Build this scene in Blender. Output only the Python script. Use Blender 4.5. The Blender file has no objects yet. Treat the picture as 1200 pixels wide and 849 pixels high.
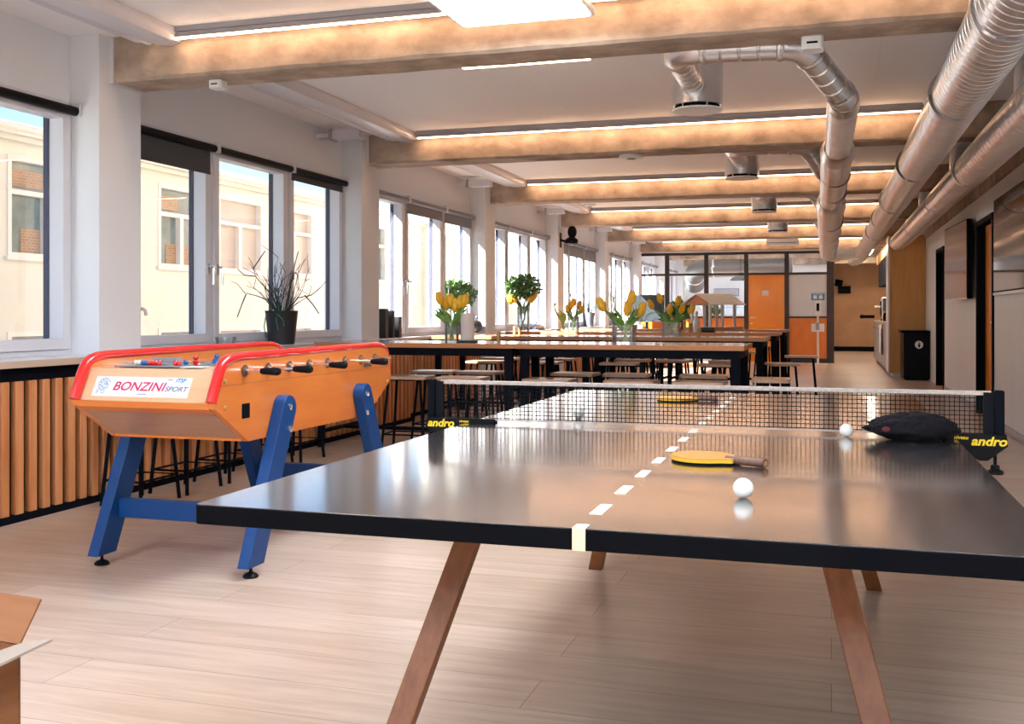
import bpy, bmesh, math, random
from mathutils import Vector, Matrix, noise as mnoise
C = bpy.context.scene.collection
random.seed(7)
PI = math.pi
F, TH, VH, ZC = 1210.0, 0.30, 367.5, 1.128          # focal length in pixels of a 1200 wide picture, yaw, horizon row, eye height

# ------------------------------------------------------------------ helpers
def ray(u, v):
    a = (u - 600) / F; b = -(v - VH) / F
    return Vector((a * math.cos(TH) - math.sin(TH), a * math.sin(TH) + math.cos(TH), b))
def on_z(u, v, z):
    d = ray(u, v); return d * ((z - ZC) / d.z) + Vector((0, 0, ZC))
def x_at(u, y):
    d = ray(u, VH); return d.x / d.y * y
def y_at(u, x):
    d = ray(u, VH); return d.y / d.x * x

def rgb(r, g, b):
    f = lambda c: (c / 255 / 12.92) if c / 255 <= .04045 else ((c / 255 + .055) / 1.055) ** 2.4
    return (f(r), f(g), f(b), 1)

class N:
    def __init__(s, name):
        s.m = bpy.data.materials.new(name); s.m.use_nodes = True
        s.t = s.m.node_tree; s.n = s.t.nodes; s.l = s.t.links
        s.b = s.n['Principled BSDF']; s.out = s.n['Material Output']
    def add(s, kind, **kw):
        n = s.n.new(kind)
        for k, v in kw.items(): setattr(n, k, v)
        return n
    def link(s, a, b): s.l.new(a, b)

def mat(name, col, rough=.5, metal=0., var=0., scale=6., stretch=(1, 1, 1), col2=None, bump=0., bscale=None, coat=0., spec=.5, sheen=0., detail=5):
    k = N(name); b = k.b
    b.inputs['Base Color'].default_value = col
    b.inputs['Roughness'].default_value = rough
    b.inputs['Metallic'].default_value = metal
    b.inputs['Coat Weight'].default_value = coat; b.inputs['Coat Roughness'].default_value = min(rough, .12) if coat >= 1 else .1
    b.inputs['Specular IOR Level'].default_value = spec
    if sheen: b.inputs['Sheen Weight'].default_value = sheen
    tc = k.add('ShaderNodeTexCoord'); mp = k.add('ShaderNodeMapping')
    k.link(tc.outputs['Object'], mp.inputs['Vector']); mp.inputs['Scale'].default_value = stretch
    if var or col2:
        nz = k.add('ShaderNodeTexNoise'); nz.inputs['Scale'].default_value = scale; nz.inputs['Detail'].default_value = detail
        nz.inputs['Roughness'].default_value = .6
        k.link(mp.outputs[0], nz.inputs['Vector'])
        r = k.add('ShaderNodeValToRGB')
        c2 = col2 if col2 else tuple(min(1, c * (1 + var)) for c in col[:3]) + (1,)
        c1 = col if col2 else tuple(c * (1 - var) for c in col[:3]) + (1,)
        r.color_ramp.elements[0].color = c1; r.color_ramp.elements[0].position = .3
        r.color_ramp.elements[1].color = c2; r.color_ramp.elements[1].position = .72
        k.link(nz.outputs['Fac'], r.inputs['Fac']); k.link(r.outputs['Color'], b.inputs['Base Color'])
    if bump:
        nb = k.add('ShaderNodeTexNoise'); nb.inputs['Scale'].default_value = bscale or scale * 4; nb.inputs['Detail'].default_value = 6
        k.link(mp.outputs[0], nb.inputs['Vector'])
        bp = k.add('ShaderNodeBump'); bp.inputs['Strength'].default_value = bump; bp.inputs['Distance'].default_value = .01
        k.link(nb.outputs['Fac'], bp.inputs['Height']); k.link(bp.outputs['Normal'], b.inputs['Normal'])
    return k.m

def emit(name, col, s):
    k = N(name); b = k.b
    b.inputs['Base Color'].default_value = (.9, .9, .9, 1)
    b.inputs['Emission Color'].default_value = col; b.inputs['Emission Strength'].default_value = s
    return k.m

def glass(name, tint=(1, 1, 1, 1), refl=1.0, rough=0.0, ior=1.45):
    k = N(name); k.n.remove(k.b)
    tr = k.add('ShaderNodeBsdfTransparent'); tr.inputs['Color'].default_value = tint
    gl = k.add('ShaderNodeBsdfGlossy'); gl.inputs['Roughness'].default_value = rough
    fr = k.add('ShaderNodeFresnel'); fr.inputs['IOR'].default_value = ior
    mu = k.add('ShaderNodeMath', operation='MULTIPLY'); mu.inputs[1].default_value = refl
    mx = k.add('ShaderNodeMixShader')
    k.link(fr.outputs[0], mu.inputs[0]); k.link(mu.outputs[0], mx.inputs[0])
    k.link(tr.outputs[0], mx.inputs[1]); k.link(gl.outputs[0], mx.inputs[2]); k.link(mx.outputs[0], k.out.inputs['Surface'])
    return k.m

class MB:
    def __init__(s): s.v = []; s.f = []
    def addm(s, verts, faces):
        o = len(s.v); s.v += [tuple(p) for p in verts]; s.f += [tuple(i + o for i in f) for f in faces]; return s
    def box(s, x0, x1, y0, y1, z0, z1, M=None):
        e = 1e-5 * (1 + (len(s.v) // 8) % 9)                 # boxes that overlap in one mesh must not share a plane
        x0, x1, y0, y1, z0, z1 = min(x0, x1) - e, max(x0, x1) + e, min(y0, y1) - e, max(y0, y1) + e, min(z0, z1) - e, max(z0, z1) + e
        p = [(x, y, z) for x in (x0, x1) for y in (y0, y1) for z in (z0, z1)]
        if M is not None: p = [M @ Vector(q) for q in p]
        return s.addm(p, [(0, 1, 3, 2), (4, 6, 7, 5), (0, 4, 5, 1), (2, 3, 7, 6), (0, 2, 6, 4), (1, 5, 7, 3)])
    def prism(s, poly, a, b, axis='z', M=None):
        def P(q, h):
            if axis == 'z': r = (q[0], q[1], h)
            elif axis == 'x': r = (h, q[0], q[1])
            else: r = (q[0], h, q[1])
            return M @ Vector(r) if M is not None else r
        n = len(poly)
        vs = [P(q, a) for q in poly] + [P(q, b) for q in poly]
        fs = [tuple(range(n))[::-1], tuple(range(n, 2 * n))] + [(i, (i + 1) % n, n + (i + 1) % n, n + i) for i in range(n)]
        return s.addm(vs, fs)
    def beam(s, a, b, w, h, up=(0, 0, 1)):
        a = Vector(a); b = Vector(b); d = (b - a).normalized(); u = Vector(up)
        x = d.cross(u)
        if x.length < 1e-4: x = d.cross(Vector((1, 0, 0)))
        x.normalize(); y = x.cross(d)
        vs = []
        for p in (a, b):
            for i, j in ((-1, -1), (1, -1), (1, 1), (-1, 1)): vs.append(p + x * (i * w / 2) + y * (j * h / 2))
        return s.addm(vs, [(0, 1, 2, 3), (7, 6, 5, 4), (0, 4, 5, 1), (1, 5, 6, 2), (2, 6, 7, 3), (3, 7, 4, 0)])
    def tube(s, pts, r, seg=10, cap=True, sq=1.0):
        pts = [Vector(p) for p in pts]; n = len(pts)
        rs = r if isinstance(r, (list, tuple)) else [r] * n
        tang = []
        for i in range(n):
            a = pts[max(0, i - 1)]; b = pts[min(n - 1, i + 1)]
            t = (b - a)
            tang.append(t.normalized() if t.length > 1e-9 else Vector((0, 0, 1)))
        t = tang[0]; ref = Vector((0, 0, 1)) if abs(t.z) < .9 else Vector((1, 0, 0))
        x = t.cross(ref).normalized()
        vs = []
        for i in range(n):
            t = tang[i]; x = (x - t * x.dot(t))
            x = x.normalized() if x.length > 1e-6 else t.orthogonal().normalized()
            y = t.cross(x)
            for k in range(seg):
                a = 2 * PI * k / seg
                vs.append(pts[i] + x * (math.cos(a) * rs[i]) + y * (math.sin(a) * rs[i] * sq))
        fs = []
        for i in range(n - 1):
            for k in range(seg):
                k2 = (k + 1) % seg
                fs.append((i * seg + k, i * seg + k2, (i + 1) * seg + k2, (i + 1) * seg + k))
        if cap: fs += [tuple(range(seg))[::-1], tuple(range((n - 1) * seg, n * seg))]
        return s.addm(vs, fs)
    def lathe(s, prof, seg=24, o=(0, 0, 0), M=None):
        vs = []; fs = []; n = len(prof)
        for r, z in prof:
            for k in range(seg):
                a = 2 * PI * k / seg; p = Vector((r * math.cos(a), r * math.sin(a), z))
                if M is not None: p = M @ p
                vs.append(p + Vector(o))
        for i in range(n - 1):
            for k in range(seg):
                k2 = (k + 1) % seg; fs.append((i * seg + k, i * seg + k2, (i + 1) * seg + k2, (i + 1) * seg + k))
        if prof[0][0] > 1e-6: fs.append(tuple(range(seg))[::-1])
        if prof[-1][0] > 1e-6: fs.append(tuple(range((n - 1) * seg, n * seg)))
        return s.addm(vs, fs)
    def ball(s, c, r, seg=16, rings=10, sc=(1, 1, 1), M=None):
        pr = [(max(1e-7, r * math.sin(PI * i / rings)), -r * math.cos(PI * i / rings)) for i in range(rings + 1)]
        Q = Matrix.Diagonal((*sc, 1)); Q = (M @ Q) if M is not None else Q
        return s.lathe(pr, seg, c, Q)
    def quad(s, a, b, c, d): return s.addm([a, b, c, d], [(0, 1, 2, 3)])
    def build(s, name, m, parent=None, bevel=0., smooth=True, ang=35, seg=2):
        me = bpy.data.meshes.new(name)
        me.from_pydata(s.v, [], s.f); me.validate()
        bm = bmesh.new(); bm.from_mesh(me)
        bmesh.ops.recalc_face_normals(bm, faces=bm.faces); bm.to_mesh(me); bm.free()
        if m is not None: me.materials.append(m)
        o = bpy.data.objects.new(name, me); C.objects.link(o)
        if parent is not None: o.parent = parent
        if smooth:
            for p in me.polygons: p.use_smooth = True
            me.set_sharp_from_angle(angle=math.radians(ang))
        if bevel:
            md = o.modifiers.new('bevel', 'BEVEL'); md.width = bevel; md.segments = seg; md.limit_method = 'ANGLE'
        return o

def rrect(w, h, r, n=5):
    out = []
    for cx, cy, a0 in ((w / 2 - r, h / 2 - r, 0), (-w / 2 + r, h / 2 - r, 90), (-w / 2 + r, -h / 2 + r, 180), (w / 2 - r, -h / 2 + r, 270)):
        for i in range(n + 1):
            a = math.radians(a0 + 90 * i / n); out.append((cx + r * math.cos(a), cy + r * math.sin(a)))
    return out

def tag(o, label=None, cat=None, group=None, kind=None):
    if label: o['label'] = label
    if cat: o['category'] = cat
    if group: o['group'] = group
    if kind: o['kind'] = kind
    return o
def thing(name, label, cat, loc=(0, 0, 0), rz=0., group=None):
    o = bpy.data.objects.new(name, None); C.objects.link(o)
    o.location = loc; o.rotation_euler = (0, 0, rz); o.empty_display_size = .1
    return tag(o, label, cat, group)
def struct(o, label=None): o['kind'] = 'structure'; (label and tag(o, label)); return o
def sroot(name, label=None, loc=(0, 0, 0)):
    o = bpy.data.objects.new(name, None); C.objects.link(o); o.location = loc; o['kind'] = 'structure'
    if label: o['label'] = label
    return o
def dup(root, label=None, loc=None, rz=None, group=None):
    r = root.copy(); C.objects.link(r)
    if loc is not None: r.location = loc
    if rz is not None: r.rotation_euler = (0, 0, rz)
    if label: r['label'] = label
    if group: r['group'] = group
    for ch in list(root.children):
        c = ch.copy(); C.objects.link(c); c.parent = r
        for g in list(ch.children):
            d = g.copy(); C.objects.link(d); d.parent = c
    return r
def text_mesh(name, body, size, m, parent, M, shear=0., bold=0., sx=1., depth=.0006):
    cu = bpy.data.curves.new(name, 'FONT'); cu.body = body; cu.size = size; cu.shear = shear; cu.extrude = depth; cu.offset = bold
    cu.align_x = 'CENTER'; cu.align_y = 'CENTER'
    t = bpy.data.objects.new('tmp', cu); C.objects.link(t)
    dg = bpy.context.evaluated_depsgraph_get(); dg.update()
    me = bpy.data.meshes.new_from_object(t.evaluated_get(dg)); me.name = name
    bpy.data.objects.remove(t); bpy.data.curves.remove(cu)
    me.transform(M @ Matrix.Diagonal((sx, 1, 1, 1))); me.materials.clear(); me.materials.append(m)
    o = bpy.data.objects.new(name, me); C.objects.link(o); o.parent = parent
    return o
def ord_(i): return ['first', 'second', 'third', 'fourth', 'fifth', 'sixth', 'seventh', 'eighth', 'ninth', 'tenth'][i]

# ------------------------------------------------------------------ materials
M_wall = mat('white_paint', (.75, .77, .81, 1), .6, bump=.05, bscale=60)
M_wallr = mat('panel_white', (.70, .71, .72, 1), .5, var=.05, scale=2, stretch=(1, 1.5, .3))
M_ceil = mat('ceiling_white', (.92, .92, .94, 1), .7)
M_frame = mat('frame_white', (.66, .66, .71, 1), .35)
M_dark = mat('dark_profile', (.015, .022, .06, 1), .45, spec=.2)
M_black = mat('black_steel', (.006, .007, .011, 1), .55, spec=.03)
M_blackp = mat('black_plastic', (.007, .007, .009, 1), .4, spec=.08)
M_blind = mat('blind_fabric', (.055, .058, .065, 1), .8)
M_glass = glass('window_glass', (1, 1, 1, 1), .12)
M_vase = glass('vase_glass', (.93, .96, .97, 1), 1.6, .03, 1.4)
_n = M_vase.node_tree; _d = _n.nodes.new('ShaderNodeBsdfTranslucent'); _d.inputs['Color'].default_value = (.85, .90, .93, 1)
_m = _n.nodes.new('ShaderNodeMixShader'); _m.inputs[0].default_value = .13
_o = [n for n in _n.nodes if n.type == 'OUTPUT_MATERIAL'][0]; _s = _o.inputs['Surface'].links[0].from_socket
_n.links.new(_s, _m.inputs[1]); _n.links.new(_d.outputs[0], _m.inputs[2]); _n.links.new(_m.outputs[0], _o.inputs['Surface'])
M_chrome = mat('chrome', (.8, .8, .8, 1), .15, 1.)
M_sill = mat('sill_white', (.72, .72, .74, 1), .35)
M_silledge = mat('sill_edge', (.55, .42, .33, 1), .45)
M_orangepanel = mat('orange_plywood', (.72, .17, .015, 1), .35, col2=(.86, .25, .03, 1), scale=3, stretch=(1, 1, .5), coat=.2)
M_orangedoor = mat('orange_door', (.86, .25, .01, 1), .32, col2=(.93, .31, .015, 1), scale=3, stretch=(1, 1, .4), coat=.3)
M_tabwood = mat('table_wood', (.42, .20, .085, 1), .22, col2=(.58, .30, .14, 1), scale=5, stretch=(.6, 9, 9), coat=.5)
M_tabedge = mat('table_edge', (.45, .17, .055, 1), .4, col2=(.55, .23, .09, 1), scale=6, stretch=(1, 4, 30))
M_seat = mat('seat_wood', (.42, .24, .15, 1), .3, col2=(.56, .36, .25, 1), scale=6, stretch=(1, 9, 9), coat=.3)
M_slat = mat('slat_wood', (.50, .165, .052, 1), .5, col2=(.76, .35, .15, 1), scale=1.6, stretch=(1, 9, .6), bump=.1, bscale=20)
M_legwood = mat('table_leg_wood', (.19, .055, .014, 1), .4, col2=(.27, .095, .028, 1), scale=6, stretch=(8, 8, 1))
M_foos = mat('foosball_beech', (.62, .160, .029, 1), .32, col2=(.71, .22, .045, 1), scale=2.2, stretch=(2, 1, 7), coat=.4)
M_fooslight = mat('foosball_front', (.68, .42, .24, 1), .3, col2=(.76, .51, .32, 1), scale=2.5, stretch=(1, 2, 8), coat=.4)
M_red = mat('red_rail', (.72, .018, .018, 1), .25, coat=.5)
M_blue = mat('blue_paint', (.003, .050, .20, 1), .4, spec=.35)
M_conc = mat('beam_concrete', (.23, .17, .128, 1), .8, col2=(.56, .44, .345, 1), scale=4.5, stretch=(.8, 1, 1.0), bump=.7, bscale=16, detail=15)
M_galv = mat('galvanised_steel', (.76, .77, .79, 1), .32, 1., var=.07, scale=5)
M_galvd = mat('galvanised_groove', (.25, .25, .26, 1), .45, 1.)
M_white = mat('white_plastic', (.8, .8, .8, 1), .4)
M_orange_cab = mat('cabinet_oak', (.62, .28, .07, 1), .4, col2=(.72, .36, .11, 1), scale=2.5, stretch=(9, 9, .7))
M_grey = mat('grey_laminate', (.34, .33, .36, 1), .4)
M_plywall = mat('plywood_wall', (.46, .24, .12, 1), .55, col2=(.60, .34, .18, 1), scale=1.3, stretch=(1, 1, 1))
M_leaf = mat('leaf_green', (.03, .11, .03, 1), .4, col2=(.20, .38, .10, 1), scale=30)
M_tleaf = mat('tulip_leaf', (.06, .17, .02, 1), .4, col2=(.20, .36, .05, 1), scale=20)
M_lime = mat('lime_stem', (.42, .55, .10, 1), .45)
M_tulip = mat('tulip_petal', (.80, .36, .02, 1), .5, col2=(.90, .58, .03, 1), scale=30)
M_twig = mat('twig', (.035, .028, .025, 1), .8)
M_twiggreen = mat('green_strand', (.05, .13, .08, 1), .6)
M_bark = mat('bark_grey', (.09, .095, .10, 1), .8)
M_potblack = mat('pot_black', (.018, .02, .024, 1), .45)
M_potgrey = mat('pot_grey', (.20, .21, .25, 1), .6)
M_potwhite = mat('pot_white', (.75, .75, .73, 1), .5)
M_card = mat('cardboard', (.22, .080, .026, 1), .7, col2=(.27, .11, .04, 1), scale=4, stretch=(1, 1, 12))
M_cardlight = mat('cardboard_outer', (.36, .31, .27, 1), .6)
M_paper = mat('paper', (.72, .62, .58, 1), .9)
M_brass = mat('bamboo', (.45, .24, .07, 1), .4)
M_cream = mat('facade_render', (.72, .75, .71, 1), .9, var=.04, scale=.8)
M_creamtrim = mat('facade_trim', (.80, .80, .78, 1), .7)
M_facwin = mat('facade_glass', (.05, .13, .16, 1), .08, col2=(.25, .33, .36, 1), scale=1.4, spec=.6)
M_facblind = mat('facade_blind', (.52, .48, .46, 1), .5)
M_brickw = None
k = N('old_brick'); tc = k.add('ShaderNodeTexCoord'); br = k.add('ShaderNodeTexBrick'); mp = k.add('ShaderNodeMapping')
mp.inputs['Rotation'].default_value = (0, PI / 2, PI / 2)
k.link(tc.outputs['Object'], mp.inputs[0]); k.link(mp.outputs[0], br.inputs['Vector'])
br.inputs['Color1'].default_value = (.28, .17, .10, 1); br.inputs['Color2'].default_value = (.36, .24, .14, 1); br.inputs['Mortar'].default_value = (.45, .4, .33, 1)
br.inputs['Scale'].default_value = 6; k.link(br.outputs['Color'], k.b.inputs['Base Color']); M_brickw = k.m
M_tt = mat('tt_top', (.045, .045, .049, 1), .16, var=.12, scale=1.5, spec=1.0, coat=1.0)
M_ttedge = mat('tt_edge', (.003, .0033, .005, 1), .5, spec=.03)
M_tape = mat('white_tape', (.75, .74, .72, 1), .5)
M_tapecream = mat('cream_tape', (.72, .56, .36, 1), .5)
M_net = mat('net_black', (.008, .009, .013, 1), .6, spec=.05)
M_netband = mat('net_band', (.48, .41, .38, 1), .7, var=.2, scale=120)
M_yellow = mat('yellow_print', (.85, .62, .01, 1), .5)
M_rubber = mat('paddle_rubber', (.66, .30, .07, 1), .45)
M_padedge = mat('paddle_edge', (.80, .45, .015, 1), .5)
M_padhandle = mat('paddle_handle', (.10, .045, .03, 1), .4, col2=(.20, .10, .07, 1), scale=10, stretch=(30, 2, 2))
M_ball = mat('celluloid', (.82, .80, .76, 1), .35)
M_bag = mat('black_mesh_cloth', (.008, .007, .010, 1), .8, bump=.9, bscale=90, spec=.15)
M_bagred = mat('dark_red_cloth', (.12, .01, .015, 1), .7)
M_screen = mat('screen_gloss', (.010, .009, .009, 1), .05, coat=1., spec=.9)
M_screenrefl = mat('screen_painted_reflection', (.36, .15, .085, 1), .18, coat=.5)  # warm reflection of the room painted into the screen colour
M_bluepl = mat('blue_bead', (.01, .10, .35, 1), .3)
M_skin = mat('figure_cream', (.75, .66, .55, 1), .4)
M_magenta = mat('print_magenta', (.60, .012, .11, 1), .5)
M_navy = mat('print_navy', (.08, .11, .26, 1), .5)
M_sky_p = mat('print_blue', (.03, .22, .50, 1), .5)
M_sticker = mat('sticker_white', (.72, .74, .78, 1), .35)
M_cyan = mat('sign_blue', (.03, .28, .62, 1), .4)
M_cloth = mat('towel_white', (.80, .82, .85, 1), .9)
M_led = emit('led_diffuser', (1, .60, .35, 1), 11.5)
M_led3 = emit('panel_fill_glow', (.86, .94, 1, 1), 11)  # fill glow for the hanging panel and its unseen copies
M_led3b = emit('office_diffuser', (.95, .97, 1, 1), 45)
M_led2 = emit('lamp_diffuser', (1, .80, .60, 1), 30)
M_blueglow = mat('blue_grey_sheet', (.55, .68, .80, 1), .4)

# floor: long planks laid across the room
k = N('oak_plank_floor'); tc = k.add('ShaderNodeTexCoord')
br = k.add('ShaderNodeTexBrick'); k.link(tc.outputs['Object'], br.inputs['Vector'])
br.inputs['Scale'].default_value = 1.0; br.inputs['Brick Width'].default_value = 2.3; br.inputs['Row Height'].default_value = .235
br.inputs['Mortar Size'].default_value = .0016; br.inputs['Mortar Smooth'].default_value = .3; br.inputs['Bias'].default_value = 0
br.offset = .37; br.inputs['Color1'].default_value = (.54, .415, .33, 1); br.inputs['Color2'].default_value = (.62, .495, .405, 1)
br.inputs['Mortar'].default_value = (.26, .16, .11, 1)
mp = k.add('ShaderNodeMapping'); mp.inputs['Scale'].default_value = (1.2, 14, 1); k.link(tc.outputs['Object'], mp.inputs[0])
nz = k.add('ShaderNodeTexNoise'); nz.inputs['Scale'].default_value = 1.6; nz.inputs['Detail'].default_value = 8; nz.inputs['Roughness'].default_value = .65; nz.inputs['Distortion'].default_value = .6
k.link(mp.outputs[0], nz.inputs['Vector'])
rp = k.add('ShaderNodeValToRGB'); rp.color_ramp.elements[0].color = (.80, .76, .73, 1); rp.color_ramp.elements[0].position = .32; rp.color_ramp.elements[1].color = (1.05, 1.03, 1.02, 1); rp.color_ramp.elements[1].position = .62
k.link(nz.outputs['Fac'], rp.inputs['Fac'])
mx = k.add('ShaderNodeMix', data_type='RGBA', blend_type='MULTIPLY'); mx.inputs['Factor'].default_value = 1.
k.link(br.outputs['Color'], mx.inputs['A']); k.link(rp.outputs['Color'], mx.inputs['B']); k.link(mx.outputs['Result'], k.b.inputs['Base Color'])
k.b.inputs['Roughness'].default_value = .30; k.b.inputs['Specular IOR Level'].default_value = .5
bp = k.add('ShaderNodeBump'); bp.inputs['Strength'].default_value = .06; bp.inputs['Distance'].default_value = .004
k.link(nz.outputs['Fac'], bp.inputs['Height']); k.link(bp.outputs['Normal'], k.b.inputs['Normal'])
M_floor = k.m

# ------------------------------------------------------------------ the room
XW, XC, XR = -4.46, -4.25, 1.585          # window plane, column face, right wall
PITCH, CW = 3.67, .40
colY = lambda k: 5.25 + PITCH * k
ZB, ZT = 2.55, 2.83                       # underside of the beams, ceiling
Y0, Y1, YP = -3.4, 32.4, 24.58            # back wall, far wall, glazed partition

struct(MB().box(XW - .1, 6, Y0, Y1 + .1, -.1, 0).build('floor', M_floor))
# flat ceiling with shallow joints between its boards
cb = MB()
for k_ in range(-3, 8):
    ya, yb = colY(k_) + .4, colY(k_ + 1) + .1
    xs = [XW, -3.3, -2.1, -.9, .3, XR + .05]
    for i in range(5): cb.box(xs[i] + (.002 if i else 0), xs[i + 1], ya, yb, ZT, ZT + .05)
cb.box(XW - .1, 6, Y0, Y1 + .1, ZT + .008, ZT + .1)
struct(cb.build('ceiling', M_ceil, smooth=False))
# window wall: parapet, lintel band, columns
wl = MB().box(XW - .18, XW, Y0, Y1, 0, .86).box(XW - .18, XW, Y0, Y1, 2.42, ZT + .02)
struct(wl.build('wall_left', M_wall, smooth=False))
struct(MB().box(XW - .30, XW - .185, Y0, Y1, -4, .85).box(XW - .30, XW - .185, Y0, Y1, 2.43, 7).build('wall_left_outer', M_brickw, smooth=False))
for k_ in range(-2, 8):
    c = MB().box(XW - .18, XC, colY(k_), colY(k_) + CW, 0, ZT).build('column', M_wall, bevel=.004)
    struct(c)
beams = []
for k_ in range(-2, 8):
    y = colY(k_) + .10
    b = MB()
    # the beam is cast in boards: long side faces slightly broken along the lower arris
    n = 40; x0, x1 = XC + .03, XR - .03
    prof = []
    rr = random.Random(k_)
    for i in range(n + 1):
        x = x0 + (x1 - x0) * i / n
        ch = .012 + .010 * rr.random(); zb = ZB + .004 * rr.random()
        prof.append([(x, y, ZT), (x, y, zb + ch), (x, y + ch * .9, zb), (x, y + .30 - ch * .7, zb), (x, y + .30, zb + ch), (x, y + .30, ZT)])
    vs = [p for s_ in prof for p in s_]; fs = []
    for i in range(n):
        for j in range(5):
            fs.append((i * 6 + j, i * 6 + j + 1, (i + 1) * 6 + j + 1, (i + 1) * 6 + j))
    fs += [tuple(range(6)), tuple(range(n * 6, n * 6 + 6))]
    b.addm(vs, fs)
    o = b.build('beam', M_conc); struct(o); beams.append(o)
    struct(MB().box(XC - .002, XC + .03, y - .01, y + .31, ZB - .004, ZT - .005).build('trim_%d' % (k_ + 3), M_frame))
# right wall with its two door openings, a concrete edge beam above
D1, D2 = (16.35, 17.45), (11.5, 12.75)
wr = MB(); zt = 2.43
for a, b in ((Y0, D2[0]), (D2[1], D1[0]), (D1[1], Y1)): wr.box(XR, XR + .22, a, b, 0, zt)
wr.box(XR, XR + .22, D2[0], D2[1], 2.16, zt).box(XR, XR + .22, D1[0], D1[1], 2.12, zt)
wo = struct(wr.build('wall_right', M_wallr, smooth=False))
struct(MB().box(XR - .025, XR + .22, Y0, Y1, zt, ZT).build('wall_right_upper', M_conc, smooth=False))
struct(MB().box(XR + .5, XR + .6, 10.5, 18.5, 0, 2.6).build('wall_corridor', M_plywall))
bb = MB()
for a, b in ((Y0, D2[0] - .06), (D2[1] + .06, D1[0] - .06)): bb.box(XR - .014, XR, a, b, 0, .07)
struct(bb.build('baseboard_right', M_grey, bevel=.003))
wb = MB().box(XW - .18, 6, Y0 - .1, Y0, 0, .35).box(XW - .18, 6, Y0 - .1, Y0, 2.62, ZT)
for a, b in ((XW - .18, -4.1), (-2.3, -2.1), (-.3, -.1), (1.45, 6)): wb.box(a, b, Y0 - .1, Y0, .35, 2.62)
struct(wb.build('wall_back', M_wall, smooth=False))
for i, (a, b) in enumerate(((-4.1, -2.3), (-2.1, -.3), (-.1, 1.45))):  # unseen glazing added behind the viewer to let in fill daylight
    r = sroot('window_%d' % (10 + i))
    MB().box(a, a + .06, Y0 - .08, Y0 - .01, .35, 2.62).box(b - .06, b, Y0 - .08, Y0 - .01, .35, 2.62).box(a, b, Y0 - .08, Y0 - .01, .35, .41).box(a, b, Y0 - .08, Y0 - .01, 2.56, 2.62).build('window_frame', M_frame, r)
    MB().box(a + .06, b - .06, Y0 - .05, Y0 - .042, .41, 2.56).build('pane', M_glass, r)
struct(MB().box(-.05, 6, Y1, Y1 + .1, 0, ZT).build('wall_far', M_plywall))
struct(MB().box(0.03, XR, Y1 - .02, Y1, 0, .14).build('baseboard_far', M_black))
struct(MB().box(XW - .18, -.05, Y1 - 1.0, Y1 - .9, 0, ZT).build('wall_office', M_wall))
struct(MB().box(-.02, .05, YP + .05, Y1, 0, ZT).build('wall_passage', M_wall))
struct(MB().box(XW, XR, YP - .06, YP + .04, 2.56, ZT).build('wall_header', M_wall))

def door(num, y0, y1, ztop, labelx):
    r = sroot('door_%d' % num)
    f = MB(); w = .055
    f.box(XR - .02, XR + .10, y0 - .005, y0 + w, 0, ztop).box(XR - .02, XR + .10, y1 - w, y1 + .005, 0, ztop).box(XR - .02, XR + .10, y0, y1, ztop - w, ztop + .003)
    f.build('door_frame', M_black, r, bevel=.004)
    lf = MB().box(XR + .075, XR + .115, y0 + w, y1 - w, .01, ztop - w).build('door_leaf', M_orangedoor, r)
    h = MB().tube([(XR + .08, y0 + .16, 1.03), (XR + .02, y0 + .16, 1.03), (XR + .01, y0 + .18, 1.03), (XR + .01, y0 + .30, 1.03)], .010)
    h.lathe([(.025, 0), (.025, .008), (.012, .012)], 16, (XR + .075, y0 + .16, 1.03), Matrix.Rotation(-PI / 2, 4, 'Y'))
    h.build('door_handle', M_chrome, r)
door(1, D1[0], D1[1], 2.12, ''); door(2, D2[0], D2[1], 2.16, '')

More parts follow.
